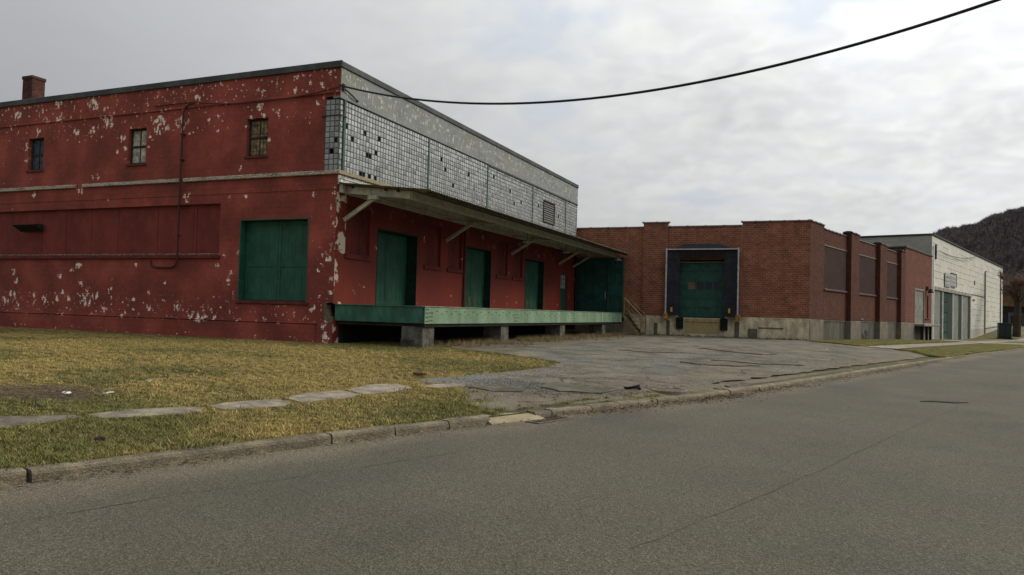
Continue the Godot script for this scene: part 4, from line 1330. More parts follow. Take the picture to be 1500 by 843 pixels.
	for q in [[43.36, 43.44, 7.1, 8.45], [45.3, 45.38, 7.1, 8.45], [43.44, 45.3, 7.1, 7.17], [43.44, 45.3, 8.38, 8.45]]: FF.box(m, q[0], q[1], q[2], q[3], -0.05, 0.05, 0.01)
	var lv := obj("louvre", m, mat("old_frame", rgb(58, 55, 50)), B)
	for i in 9:
		var s := MB.new()
		var y := 7.18 + i * 0.134
		s.face([FF.p(43.44, y + 0.12, -0.03), FF.p(45.3, y + 0.12, -0.03), FF.p(45.3, y, 0.03), FF.p(43.44, y, 0.03)], Vector3(1, 0.5, 0))
		s.face([FF.p(43.44, y + 0.12, -0.034), FF.p(45.3, y + 0.12, -0.034), FF.p(45.3, y, 0.026), FF.p(43.44, y, 0.026)], Vector3(-1, -0.5, 0))
		obj("slat", s, mat("slat_metal", rgb(130, 132, 126), 0.5, 0.3, 0.2, 0.6, 0.6), lv)

# ---------------------------------------------------------------- loading dock
func make_dock() -> void:
	var D := thing("loading_dock", "raised loading dock with riveted green steel edge on concrete piers", "loading dock", Vector3(-14.6, 0.3, -35.5))
	var FL := Fr.new(Vector3(0, 0, -22.68), Vector3.RIGHT, Vector3.BACK)
	var FX := Fr.new(Vector3(-12.755, 0, 0), Vector3.FORWARD, Vector3.RIGHT)
	var m := MB.new()
	m.box(Transform3D(), Vector3(XF, 1.5, -49.9), Vector3(-12.78, 1.69, -22.7))
	obj("deck", m, mat("deck_concrete", rgb(132, 128, 116), 0.25, 0.3, 0.5, 2.0, 0.9), D)
	m = MB.new()
	m.box(Transform3D(), Vector3(XF + 0.02, 0.1, -49.9), Vector3(XF + 0.06, 1.5, -22.9))
	for i in 9: m.box(Transform3D(), Vector3(XF + 0.06, 1.15, -25.5 - i * 3.0), Vector3(-12.85, 1.5, -25.3 - i * 3.0))
	obj("joists", m, mat("dark_concrete", rgb(40, 38, 35), 0.3, 0.3, 0.5, 2.0, 0.95), D)
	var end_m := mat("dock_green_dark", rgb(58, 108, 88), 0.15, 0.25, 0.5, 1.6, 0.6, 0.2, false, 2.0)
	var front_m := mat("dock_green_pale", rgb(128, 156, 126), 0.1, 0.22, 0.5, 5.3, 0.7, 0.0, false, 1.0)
	m = MB.new()
	FL.box(m, XF - 0.02, -12.79, 1.1, 1.68, -0.03, 0.0, 0.008)
	FL.box(m, XF - 0.02, -12.79, 1.655, 1.7, 0.0, 0.03, 0.008)
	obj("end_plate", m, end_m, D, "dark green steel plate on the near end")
	var edges := [22.65, 30.83, 38.76, 46.6, 48.7]
	for i in 4:
		m = MB.new()
		FX.box(m, edges[i] + 0.006, edges[i + 1] - 0.006, 1.09, 1.66, -0.03, 0.0 - (0.012 if i == 3 else 0.0), 0.008)
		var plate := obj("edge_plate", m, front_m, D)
		var rv := MB.new()
		var rv_mesh := func(a: float, b: float) -> void:
			for k in 6:
				var a0 := TAU * k / 6; var a1 := TAU * (k + 1) / 6
				rv.tri(FX.p(a + cos(a0) * 0.05, b + sin(a0) * 0.026, 0.0), FX.p(a + cos(a1) * 0.05, b + sin(a1) * 0.026, 0.0), FX.p(a, b, 0.012))
		var a := edges[i] as float + 0.5
		while a < edges[i + 1] - 0.25:
			rv_mesh.call(a, 1.44 + 0.09 * (int(a * 2.77) % 2))
			a += 0.36
		for q in [0.09, 0.22]:
			for b in [1.18, 1.32, 1.46, 1.58]:
				if q < 0.15 or i == 0: rv_mesh.call(edges[i] + q, b)
				rv_mesh.call(edges[i + 1] - q, b)
		if i == 0:
			for q in [0.36, 0.5]:
				for b in [1.2, 1.34, 1.48]: rv_mesh.call(edges[0] + q, b)
		obj("rivets", rv, mat("rivet", rgb(24, 30, 22), 0.2, 0.0, 0.3, 1, 0.7), plate, "", "stuff")
	m = MB.new()
	for b in [1.2, 1.3, 1.4, 1.5, 1.6]: m.box(Transform3D(), Vector3(-12.84, b - 0.02, -22.66), Vector3(-12.8, b + 0.02, -22.64), 0.01)
	obj("rivets", m, M.rivet, D, "", "stuff")
	m = MB.new()
	FX.box(m, 22.62, 48.72, 1.662, 1.7, -0.12, 0.02, 0.01)
	obj("top_rail", m, mat("worn_edge", rgb(150, 158, 138), 0.3, 0.3, 0.4, 1.2, 0.6), D)
	for q in [36.3, 44.16]:
		m = MB.new()
		FX.box(m, q - 0.045, q + 0.045, 1.09, 1.655, 0.002, 0.006, 0.001)
		obj("stripe", m, mat("white_paint", rgb(206, 208, 200), 0.2, 0.2, 0.3, 1.0, 0.7), D, "white painted stripe")
	m = MB.new()
	FX.box(m, 22.7, 48.6, 0.98, 1.09, -0.4, -0.05)
	FL.box(m, XF, -12.9, 0.98, 1.095, -0.4, -0.06)
	obj("lower_flange", m, M.dark_concrete, D)
	var cm := mat("pier_concrete", Color.WHITE, 0.35, 0.35, 0.35, 1.0, 0.92, 1.2, true)
	for q in [[22.72, 23.55], [29.35, 30.15], [36.85, 37.6], [44.5, 45.2]]:
		m = MB.new()
		m.col = Color(0.225, 0.205, 0.165)
		m.box(Transform3D(), Vector3(-13.7, 0.0, -q[1]), Vector3(-12.86, 0.99, -q[0]), 0.02)
		var pier := obj("pier", m, cm, D)
		if q[0] < 23.0:
			m = MB.new()
			m.col = Color(0.12, 0.105, 0.08)
			m.box(Transform3D(), Vector3(-13.72, 0.0, -q[0] - 0.3), Vector3(-13.17, 0.55, -q[0] + 0.025), 0.02)
			obj("repair_block", m, cm, pier, "darker patched block")

# ---------------------------------------------------------------- canopy over the dock
func make_canopy() -> void:
	var C := thing("canopy", "sloping corrugated metal canopy on steel beams above the loading dock", "canopy", Vector3(XF, 5.5, -36))
	var steel := mat("canopy_steel", rgb(212, 210, 186), 0.12, 0.25, 0.6, 1.8, 0.6)
	var ys := func(x: float) -> float: return lerpf(6.0, 5.6, (x - XF) / 3.8)       # underside of the sheet
	var z0 := -22.9
	var z1 := -50.1
	# rolled edges: web with two flanges
	var girder := func(m: MB, a: Vector3, b: Vector3, h: float, side: Vector3) -> void:
		var u := (b - a).normalized()
		var w := side.normalized()
		var up := w.cross(u).normalized()
		if up.y < 0: up = -up
		var t := Transform3D(Basis(u, up, w), a)
		var l := a.distance_to(b)
		m.box(t, Vector3(0, -h, -0.008), Vector3(l, 0, 0.008))
		m.box(t, Vector3(0, -0.014, -0.06), Vector3(l, 0, 0.06), 0.003)
		m.box(t, Vector3(0, -h, -0.06), Vector3(l, -h + 0.014, 0.06), 0.003)
	for z in [-22.95, -30.84, -38.5, -46.4, -49.3]:
		var m := MB.new()
		girder.call(m, Vector3(XF + 0.02, ys.call(XF) - 0.03, z), Vector3(-13.62, ys.call(-13.62) - 0.03, z), 0.26, Vector3.BACK)
		obj("cross_beam", m, steel, C)
		m = MB.new()
		girder.call(m, Vector3(XF + 0.01, 4.78, z), Vector3(-15.1, ys.call(-15.1) - 0.3, z), 0.12, Vector3.BACK)
		m.box(Transform3D(), Vector3(-15.35, ys.call(-15.1) - 0.42, z - 0.09), Vector3(-14.95, ys.call(-15.1) - 0.28, z + 0.09), 0.01)
		obj("brace", m, steel, C)
	var m := MB.new()
	girder.call(m, Vector3(-13.58, ys.call(-13.58) - 0.03, z0), Vector3(-13.58, ys.call(-13.58) - 0.03, z1), 0.28, Vector3.RIGHT)
	obj("edge_beam", m, steel, C)
	m = MB.new()
	girder.call(m, Vector3(-15.25, ys.call(-15.25) - 0.04, z0), Vector3(-15.25, ys.call(-15.25) - 0.04, z1), 0.3, Vector3.RIGHT)
	obj("middle_beam", m, steel, C)
	m = MB.new()
	m.box(Transform3D(), Vector3(XF + 0.002, 5.68, z1), Vector3(XF + 0.08, 5.96, z0 - 0.1), 0.01)
	m.box(Transform3D(), Vector3(XF + 0.002, 5.69, -22.88), Vector3(XF + 0.14, 6.02, -22.66), 0.01)
	obj("wall_plate", m, steel, C)
	for x in [-16.0, -14.6, -14.1, -12.9]:
		m = MB.new()
		m.box(Transform3D(), Vector3(x - 0.035, ys.call(x) - 0.09, z1), Vector3(x + 0.035, ys.call(x) - 0.012, z0 + 0.1), 0.005)
		obj("purlin", m, mat("rusty_steel", rgb(110, 100, 80), 0.3, 0.4, 0.4, 1.2, 0.8), C)
	# corrugated sheets, ridges running down the slope
	var sheet_m := mat("corrugated", rgb(156, 150, 130), 0.3, 0.4, 0.5, 1.8, 0.65)
	var z := z0 + 0.35
	while z > z1 + 0.1:
		var zn: float = maxf(z - 2.8, z1)
		m = MB.new()
		var k := int((z - zn) / 0.05)
		for i in k:
			var za := lerpf(z, zn, float(i) / k); var zb := lerpf(z, zn, float(i + 1) / k)
			var ra := 0.022 * sin(za / 0.2 * TAU); var rb := 0.022 * sin(zb / 0.2 * TAU)
			var xe: float = -12.62 - 0.03 * nz.mid.get_noise_2d(z, 3.0)
			for s in [0.0, 0.004]:
				m.face([Vector3(XF + 0.02, ys.call(XF) + 0.02 + ra + s, za), Vector3(xe, ys.call(xe) + 0.02 + ra + s, za), Vector3(xe, ys.call(xe) + 0.02 + rb + s, zb), Vector3(XF + 0.02, ys.call(XF) + 0.02 + rb + s, zb)], Vector3.UP if s > 0.0 else Vector3.DOWN)
			m.face([Vector3(xe, ys.call(xe) + 0.02 + ra, za), Vector3(xe, ys.call(xe) + 0.02 + rb, zb), Vector3(xe, ys.call(xe) + 0.024 + rb, zb), Vector3(xe, ys.call(xe) + 0.024 + ra, za)], Vector3.RIGHT)
		obj("roof_sheet", m, sheet_m, C)
		z = zn + 0.06 if zn > z1 else zn
	# lamps under it
	var lamp_m := mat("enamel", rgb(196, 196, 186), 0.15, 0.2, 0.3, 1.0, 0.4)
	var i := 0
	for q in [[-14.6, -36.4], [-14.75, -43.0], [-13.3, -49.4]]:
		var L := thing("dock_lamp", ["round white lamp hanging under the canopy above the middle green door", "round white lamp hanging under the canopy before the narrow glazed door", "round white lamp hanging at the far end of the canopy by the stairs"][i], "lamp", Vector3(q[0], 5.25, q[1]), "lamps under the canopy")
		var s := MB.new()
		var yb := 5.17
		s.lathe(Transform3D(Basis(), Vector3(q[0], yb, q[1])), [Vector2(0.0, 0.17), Vector2(0.05, 0.17), Vector2(0.09, 0.1), Vector2(0.2, 0.07), Vector2(0.29, 0.0), Vector2(0.275, 0.0), Vector2(0.18, 0.05), Vector2(0.0, 0.09)], 18)
		obj("shade", s, lamp_m, L)
		s = MB.new()
		s.tube([Vector3(q[0], yb + 0.15, q[1]), Vector3(q[0], ys.call(q[0]) - 0.02, q[1])], 0.015, 6)
		obj("stem", s, M.dark_metal, L)
		s = MB.new()
		s.lathe(Transform3D(Basis(), Vector3(q[0], yb, q[1])), [Vector2(0.0, -0.03), Vector2(0.04, -0.01), Vector2(0.045, 0.03), Vector2(0.02, 0.07)], 10)
		obj("bulb", s, mat("bulb_glass", rgb(220, 220, 210), 0.0, 0.0, 1, 1, 0.2), L)
		i += 1

# ---------------------------------------------------------------- the brick warehouse
func side_frame() -> Fr:
	var a := atan(0.288)
	return Fr.new(Vector3(-1.40, 0, ZB), Vector3(sin(a), 0, -cos(a)), Vector3(cos(a), 0, sin(a)))

# half round clay coping with a collar at each joint
func coping(par: Node, f: Fr, a0: float, a1: float, b: float, w: float, step := 1.15, d0 := 0.07) -> void:
	var n := int(max(1, round((a1 - a0) / step)))
	for i in n:
		var l := lerpf(a0, a1, float(i) / n); var r := lerpf(a0, a1, float(i + 1) / n)
		var m := MB.new()
		for s in [[l + 0.05, r, 1.0], [l - 0.005, l + 0.1, 1.18]]:
			var pts := []
			for k in 7:
				var t := PI * k / 6.0
				pts.append([cos(t) * w * 0.5 * s[2], sin(t) * 0.1 * s[2]])
			for k in 6:
				m.quad(f.p(s[0], b + pts[k][1], d0 - w * 0.5 + pts[k][0]), f.p(s[1], b + pts[k][1], d0 - w * 0.5 + pts[k][0]), f.p(s[1], b + pts[k + 1][1], d0 - w * 0.5 + pts[k + 1][0]), f.p(s[0], b + pts[k + 1][1], d0 - w * 0.5 + pts[k + 1][0]))
			for e in [0, 1]:
				var c := []
				for k in 7: c.append(f.p(s[e], b + pts[k][1], d0 - w * 0.5 + pts[k][0]))
				m.face(c, f.u * (1 if e else -1))
			m.quad(f.p(s[0], b, d0 - w * (0.5 + 0.5 * s[2])), f.p(s[1], b, d0 - w * (0.5 + 0.5 * s[2])), f.p(s[1], b, d0 + w * 0.5 * (s[2] - 1.0)), f.p(s[0], b, d0 + w * 0.5 * (s[2] - 1.0)))
		obj("coping_tile", m, mat("coping_clay", rgb(92, 84, 78), 0.25, 0.35, 0.4, 1.5, 0.55), par)

func make_brick_warehouse() -> void:
	var B := thing("brick_warehouse", "single storey dark red brick warehouse on a concrete base with shuttered windows", "building", Vector3(-6, 0.3, -58))
	var FB := Fr.new(Vector3(0, 0, ZB), Vector3.RIGHT, Vector3.BACK)
	var S := side_frame()
	var bm: Material = M.brick
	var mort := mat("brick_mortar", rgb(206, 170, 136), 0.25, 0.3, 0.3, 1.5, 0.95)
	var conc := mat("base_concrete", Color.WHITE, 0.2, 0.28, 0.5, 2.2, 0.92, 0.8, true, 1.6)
	var red := Color(0.35, 0.122, 0.077)  # front bricks toned lighter, as this face gets no sun
	var door := Rect2(-9.42, 1.5, 2.98, 3.77)
	# front: recessed bays between piers
	var m := MB.new()
	wall(m, FB, XF - 2.0, -1.4, 1.5, 7.44, [door], 0.3)
	obj("front_wall", m, mort, B)
	m = MB.new()
	bricks(m, FB, XF - 1.0, -11.8, 1.62, 7.42, [], red, 0.2)
	bricks(m, FB, -10.2, -5.47, 1.62, 7.42, [door], red, 0.2)
	obj("bricks", m, bm, B, "", "stuff")
	for q in [[-11.8, -10.2, 7.72, 0.11], [-5.47, -1.4, 7.66, 0.0]]:
		m = MB.new()
		m.col = Color.WHITE
		FB.box(m, q[0], q[1] if q[3] > 0.05 else q[1], 1.62, q[2], -0.3, q[3] - 0.001)
		var p := obj("pier", m, mort, B)
		m = MB.new()
		bricks(m, FB, q[0], q[1], 1.62, q[2], [], red, 0.2, 0.3, 0.135, q[3])
		if q[3] > 0.05:
			bricks(m, Fr.new(FB.p(q[1], 0, 0), -FB.n, FB.u), -q[3], 0.0, 1.62, q[2], [], red, 0.2)
		bricks(m, Fr.new(FB.p(q[0], 0, 0), FB.n, -FB.u), 0.0, maxf(q[3], 0.02), 7.4, q[2], [], red, 0.2)
		obj("bricks", m, bm, p, "", "stuff")
	coping(B, FB, XF - 0.4, -11.86, 7.43, 0.36)
	coping(B, FB, -10.14, -5.5, 7.43, 0.36)
	coping(B, FB, -11.9, -10.1, 7.72, 0.44, 0.9, 0.17)
	coping(B, FB, -5.55, -1.3, 7.66, 0.36, 0.85)
	# concrete base
	m = MB.new()
	m.col = Color(0.84, 0.72, 0.5)
	wall(m, FB, XF - 2.0, -1.38, -0.3, 1.62, [Rect2(-9.42, 1.5, 2.98, 1.0)], 0.3, 0.05)
	FB.box(m, XF - 2.0, -9.45, 1.56, 1.625, 0.0, 0.06, 0.01)
	FB.box(m, -6.4, -1.38, 1.56, 1.625, 0.0, 0.06, 0.01)
	m.col = Color(0.2, 0.18, 0.14)
	for q in [[-11.0, -10.75, 0.2, 1.1], [-10.18, -9.95, 0.2, 1.3], [-5.85, -5.55, 0.2, 1.3]]: FB.box(m, q[0], q[1], q[2], q[3], 0.05, 0.056, 0.002)
	obj("base", m, conc, B, "weathered concrete base of the brick wall")
	m = MB.new()
	uvs(m, FB.p(-8.98, 1.46), FB.u, 2.26, 1.0)
	FB.box(m, -8.98, -6.74, 0.5, 1.46, 0.05, 0.064, 0.004)
	FB.box(m, -8.96, -6.76, 1.24, 1.45, 0.064, 0.1, 0.01)
	obj("yellow_patch", m, tex_mat("worn_yellow", streak_texture(170, Vector3(150, 134, 100), Vector3(178, 146, 80), Vector3(104, 92, 68), 0.38), 0.9), B, "worn yellow paint on the concrete below the door")
	m = MB.new()
	m.col = Color(0.2, 0.185, 0.145)
	FB.box(m, -5.0, -4.45, 0.2, 0.92, 0.05, 0.12, 0.02)
	FB.box(m, -4.4, -2.9, 0.92, 1.02, 0.05, 0.06, 0.004)
	obj("stained_block", m, conc, B, "dark stained stub against the concrete base")
	# green boards at the end of the dock
	m = MB.new()
	var dg := mat("boarded_green", rgb(34, 88, 78), 0.15, 0.3, 0.5, 1.8, 0.6)  # the door's own green paint, one even tone
	FB.box(m, XF + 0.02, -13.1, 1.69, 5.42, 0.02, 0.08)
	FB.box(m, -13.2, -13.1, 1.69, 5.42, 0.08, 0.22, 0.01)
	var gb := obj("sliding_door", m, dg, B, "tall green boarded door at the far end of the dock")
	for i in 6:
		m = MB.new()
		var x := XF + 0.1 + i * 0.53
		FB.box(m, x + 0.01, x + 0.52, 1.72, 5.38, 0.08, 0.115 + (0.05 if i > 3 else 0.0), 0.008)
		obj("board", m, dg, gb)
	m = MB.new()
	FB.box(m, -14.36, -14.31, 2.6, 3.1, 0.16, 0.2, 0.005)
	obj("handle", m, mat("bare_metal", rgb(150, 150, 145), 0.2, 0.0, 0.3, 1, 0.5), gb)
	# side wall along the street
	var wins := [Rect2(2.65, 3.6, 5.05, 2.77), Rect2(10.0, 3.6, 5.6, 2.77), Rect2(18.6, 3.58, 5.0, 2.82)]
	m = MB.new()
	wall(m, S, 0.0, 25.4, 1.5, 7.42, wins, 0.3)
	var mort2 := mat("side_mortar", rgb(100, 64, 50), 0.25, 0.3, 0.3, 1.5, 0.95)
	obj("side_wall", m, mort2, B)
	var side_red := Color(0.15, 0.05, 0.028)  # same brick toned darker to offset the sun on this side
	m = MB.new()
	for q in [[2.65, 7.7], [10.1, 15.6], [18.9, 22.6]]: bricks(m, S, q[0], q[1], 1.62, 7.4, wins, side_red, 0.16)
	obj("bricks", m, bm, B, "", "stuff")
	for q in [[-0.012, 2.65, 7.66, 0.0], [7.7, 9.75, 7.68, 0.3], [15.6, 17.7, 7.6, 0.3], [22.6, 24.2, 7.6, 0.3]]:
		m = MB.new()
		S.box(m, q[0] + 0.02, q[1], 1.55, q[2], -0.3, q[3] - 0.001)
		var p := obj("pier", m, mort2, B)
		m = MB.new()
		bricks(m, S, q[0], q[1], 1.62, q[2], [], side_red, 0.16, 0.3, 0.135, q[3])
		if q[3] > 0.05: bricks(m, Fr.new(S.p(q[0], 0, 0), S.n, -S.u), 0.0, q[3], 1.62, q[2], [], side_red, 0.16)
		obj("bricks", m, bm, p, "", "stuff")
	coping(B, S, 0.0, 2.7, 7.66, 0.36, 0.8)
	for q in [[2.72, 7.65], [9.8, 15.55], [17.75, 22.55]]: coping(B, S, q[0], q[1], 7.41, 0.36, 0.85)
	for q in [[7.6, 9.85, 7.68], [15.5, 17.8, 7.6], [22.5, 24.3, 7.6]]: coping(B, S, q[0], q[1], q[2], 0.6, 1.0, 0.38)
	m = MB.new()
	for q in [[-0.05, 2.6, 0.05, 1.6], [7.6, 10.0, 0.36, 1.56], [15.5, 18.0, 0.36, 1.56], [22.5, 25.4, 0.36, 1.55]]:
		m = MB.new()
		m.col = Color(0.27, 0.238, 0.18)
		S.box(m, q[0], q[1], -0.5, q[3], -0.3, q[2], 0.02)
		obj("base", m, conc, B, "pale concrete under a brick pier")
	for q in [[2.6, 7.6], [10.0, 15.5], [18.0, 22.5]]:
		m = MB.new()
		m.col = Color(0.13, 0.122, 0.098)  # darker than the concrete under the piers
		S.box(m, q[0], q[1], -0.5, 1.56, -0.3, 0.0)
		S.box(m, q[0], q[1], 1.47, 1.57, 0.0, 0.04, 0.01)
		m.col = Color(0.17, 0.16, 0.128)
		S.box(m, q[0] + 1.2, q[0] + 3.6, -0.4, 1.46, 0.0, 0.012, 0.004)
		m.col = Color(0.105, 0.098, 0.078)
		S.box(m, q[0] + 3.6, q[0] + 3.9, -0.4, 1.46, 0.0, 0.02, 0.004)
		if q[0] == 10.0:
			m.col = Color(0.05, 0.048, 0.04)
			for i in 7:
				var x := rng.randf_range(11.6, 13.2)
				var y := rng.randf_range(0.1, 0.7)
				S.box(m, x, x + rng.randf_range(0.3, 0.7), y, y + rng.randf_range(0.15, 0.4), 0.012, 0.018 + 0.001 * i, 0.002)
		obj("base_panel", m, conc, B, "darker recessed concrete between two piers")
	# ribbed metal over the windows
	var rib_m := mat("brown_metal", rgb(92, 70, 66), 0.12, 0.2, 0.5, 2.0, 0.5)
	for w in wins:
		m = MB.new()
		var x: float = w.position.x
		var e: float = minf(w.end.x, [7.69, 15.59, 22.59][wins.find(w)])
		while x < e - 0.05:
			var r: float = minf(x + 0.24, e)
			m.quad(S.p(x, w.position.y, -0.06), S.p(x + 0.09, w.position.y, -0.06), S.p(x + 0.09, w.end.y, -0.06), S.p(x, w.end.y, -0.06))
			m.quad(S.p(x + 0.09, w.position.y, -0.06), S.p(x + 0.13, w.position.y, -0.01), S.p(x + 0.13, w.end.y, -0.01), S.p(x + 0.09, w.end.y, -0.06))
			m.quad(S.p(x + 0.13, w.position.y, -0.01), S.p(x + 0.2, w.position.y, -0.01), S.p(x + 0.2, w.end.y, -0.01), S.p(x + 0.13, w.end.y, -0.01))
			m.quad(S.p(x + 0.2, w.position.y, -0.01), S.p(r, w.position.y, -0.06), S.p(r, w.end.y, -0.06), S.p(x + 0.2, w.end.y, -0.01))
			x += 0.24
		S.box(m, w.position.x, e, w.position.y - 0.12, w.position.y, -0.05, 0.1, 0.02)
		var sh := obj("shuttered_window", m, rib_m, B, "tall window closed with ribbed brown metal")
		m = MB.new()
		S.box(m, w.position.x, e, w.end.y, w.end.y + 0.06, -0.05, 0.03, 0.01)
		obj("head_flashing", m, mat("pale_metal", rgb(160, 152, 140), 0.2, 0.2, 0.4, 1, 0.5), sh)
	m = MB.new()
	S.box(m, 11.3, 12.0, 1.68, 1.74, 0.0, 0.06, 0.01)
	obj("rusty_bracket", m, mat("pale_metal", rgb(160, 152, 140)), B)
	m = MB.new()
		# roof deck and the far walls
	var rm := MB.new()
	rm.face([FB.p(XF - 2, 7.0), FB.p(-1.5, 7.0), S.p(25.3, 7.0, -0.1), FB.p(XF - 2, 7.0, -24)], Vector3.UP)
	rm.face([FB.p(XF - 2, 7.0, -24), S.p(25.3, 7.0, -0.1), S.p(25.3, 0.0, -0.1), FB.p(XF - 2, 0, -24)], Vector3.BACK)
	rm.face([FB.p(XF - 2, 7.0, -24), FB.p(XF - 2, 7.0), FB.p(XF - 2, 0), FB.p(XF - 2, 0, -24)], Vector3.LEFT)
	obj("roof", rm, M.roofing, B)
	# low unit on the roof, seen over the coping
	m = MB.new()
	m.box(S.t(), Vector3(19.5, 7.0, -3.2), Vector3(23.0, 7.95, -1.2), 0.04)
	obj("roof_unit", m, mat("dark_metal", rgb(44, 40, 36)), B, "low dark unit on the brick warehouse roof")

# ---------------------------------------------------------------- truck door with its shelter
func make_dock_door() -> void:
	var FB := Fr.new(Vector3(0, 0, ZB), Vector3.RIGHT, Vector3.BACK)
	var dg := mat("door_green_deep", rgb(34, 84, 72), 0.14, 0.25, 0.5, 1.4, 0.55)
	var D := thing("sectional_door", "dark green sectional truck door with a row of four small lights", "door", FB.p(-7.93, 1.5, -0.2))
	for i in 6:
		var m := MB.new()
		var b0 := 1.5 + i * 0.6
		if i == 3:
			for q in [[-9.4, -8.84, 0.0, 0.6], [-8.40, -8.30, 0.08, 0.54], [-7.86, -7.76, 0.08, 0.54], [-7.32, -7.22, 0.08, 0.54], [-6.78, -6.46, 0.0, 0.6], [-8.84, -6.78, 0.0, 0.08], [-8.84, -6.78, 0.54, 0.595]]: FB.box(m, q[0], q[1], b0 + q[2], b0 + q[3], -0.26, -0.2, 0.006)
		else: FB.box(m, -9.4, -6.46, b0, b0 + 0.595, -0.26, -0.2, 0.012)
		if i != 3:
			for k in 5: FB.box(m, -9.3 + k * 0.58, -8.82 + k * 0.58, b0 + 0.1, b0 + 0.5, -0.2, -0.188, 0.008)
		var s := obj("door_section", m, dg, D)
		if i == 3:
			for k in 4:
				var g := MB.new()
				FB.box(g, -8.84 + k * 0.54, -8.4 + k * 0.54, b0 + 0.08, b0 + 0.54, -0.25, -0.215)
				if k == 0: obj("boarded_light", g, mat("tan_board", rgb(140, 108, 82), 0.3, 0.3, 0.3, 0.6, 0.85), s, "tan board in place of the first pane")
				else: obj("pane", g, mat("dark_pane", rgb(24, 32, 36), 0.2, 0.0, 0.4, 1, 0.15), s)
	var hm := MB.new()
	FB.box(hm, -9.4, -6.46, 5.1, 5.16, -0.19, -0.1, 0.01)
	obj("head_rail", hm, mat("pale_metal", rgb(160, 152, 140)), D)
	var fab := mat("shelter_fabric", rgb(44, 46, 56), 0.2, 0.35, 0.4, 1.5, 0.8, 0.6)
	var S := thing("dock_shelter", "black fabric dock shelter on a white frame round the truck door", "dock shelter", FB.p(-7.9, 1.6, 0.3))
	var wm := mat("white_frame", rgb(190, 192, 190), 0.12, 0.2, 0.5, 1.5, 0.5)
	for q in [[-10.2, -9.3, -10.2], [-6.5, -5.6, -5.66]]:
		var m := MB.new()
		for i in 8:      # hanging cloth, slightly creased
			for j in 14:
				var P := func(a: float, b: float) -> Vector3: return FB.p(a, b, 0.5 + 0.05 * nz.mid.get_noise_2d(a * 2.0, b * 1.2) - 0.12 * absf(a - (q[0] if q[2] < -8 else q[1])))
				var a0 := lerpf(q[0], q[1], i / 8.0); var a1 := lerpf(q[0], q[1], (i + 1) / 8.0)
				var b0 := lerpf(1.62, 5.92, j / 14.0); var b1 := lerpf(1.62, 5.92, (j + 1) / 14.0)
				m.quad(P.call(a0, b0), P.call(a1, b0), P.call(a1, b1), P.call(a0, b1))
		var out: float = q[2] + (0.0 if q[2] < -8 else 0.06)
		m.face([FB.p(out, 1.62, 0.0), FB.p(out, 1.62, 0.5), FB.p(out, 5.92, 0.5), FB.p(out, 5.92, 0.0)], FB.u * (-1 if q[2] < -8 else 1))
		obj("side_curtain", m, fab, S)
		m = MB.new()
		FB.box(m, q[2], q[2] + 0.09, 1.7, 6.0, 0.49, 0.58, 0.01)
		for i in 5: FB.box(m, q[2] - 0.012, q[2] + 0.102, 2.0 + i * 0.9, 2.06 + i * 0.9, 0.485, 0.587, 0.005)
		obj("post", m, wm, S)
		m = MB.new()
		FB.box(m, q[2] - 0.08, q[2] + 0.2, 1.36, 1.75, 0.1, 0.6, 0.02)
		obj("guard_block", m, mat("guard_yellow", rgb(196, 148, 84), 0.3, 0.4, 0.3, 0.8, 0.8), S, "tan guard block at the foot of the post")
		m = MB.new()
		var yx: float = -9.85 if q[2] < -8 else -6.2
		FB.box(m, yx, yx + 0.13, 1.85, 2.15, 0.47, 0.5, 0.004)
		obj("yellow_marker", m, mat("marker_yellow", rgb(206, 172, 66), 0.2, 0.2, 0.3, 1, 0.7), S, "yellow marker on the curtain")
	var m := MB.new()
	FB.box(m, -10.11, -5.66, 5.88, 5.95, 0.5, 0.57, 0.01)
	obj("rail", m, wm, S)
	m = MB.new()
	var top := [[-9.75, 5.95], [-9.0, 6.3], [-6.75, 6.26], [-5.95, 5.95]]
	for i in 3:
		m.face([FB.p(top[i][0], top[i][1], 0.25), FB.p(top[i + 1][0], top[i + 1][1], 0.25), FB.p(top[i + 1][0], 5.9, 0.52), FB.p(top[i][0], 5.9, 0.52)], Vector3(0, 0.3, 1))
		m.face([FB.p(top[i][0], top[i][1], 0.25), FB.p(top[i + 1][0], top[i + 1][1], 0.25), FB.p(top[i + 1][0], top[i + 1][1], 0.0), FB.p(top[i][0], top[i][1], 0.0)], Vector3.UP)
	m.face([FB.p(-10.15, 5.92, 0.0), FB.p(-5.6, 5.92, 0.0), FB.p(-5.6, 5.93, 0.5), FB.p(-10.15, 5.93, 0.5)], Vector3.UP)
	obj("hood", m, fab, S)
	m = MB.new()
	for i in 6: m.quad(FB.p(-9.3 + i * 0.475, 5.35, 0.4 - 0.02 * (i % 2)), FB.p(-8.825 + i * 0.475, 5.35, 0.38 + 0.02 * (i % 2)), FB.p(-8.825 + i * 0.475, 5.9, 0.5), FB.p(-9.3 + i * 0.475, 5.9, 0.5))
	obj("head_curtain", m, mat("brown_fabric", rgb(58, 44, 40), 0.3, 0.4, 0.4, 0.8, 0.9), S, "dark brown cloth across the top of the opening")
	var i := 0
	for x in [-9.52, -6.72]:
		var bp := thing("dock_bumper", ["black rubber bumper left of the yellow patch under the truck door", "black rubber bumper right of the yellow patch under the truck door"][i], "bumper", FB.p(x + 0.2, 0.75, 0.15), "bumpers under the truck door")
		for k in 5:
			var b := MB.new()
			FB.box(b, x, x + 0.46, 0.76 + k * 0.15, 0.9 + k * 0.15, 0.06, 0.24 + rng.randf_range(-0.02, 0.01), 0.02)
			obj("rubber_pad", b, mat("black_rubber", rgb(24, 23, 23), 0.3, 0.2, 0.2, 0.6, 0.9), bp)
		i += 1

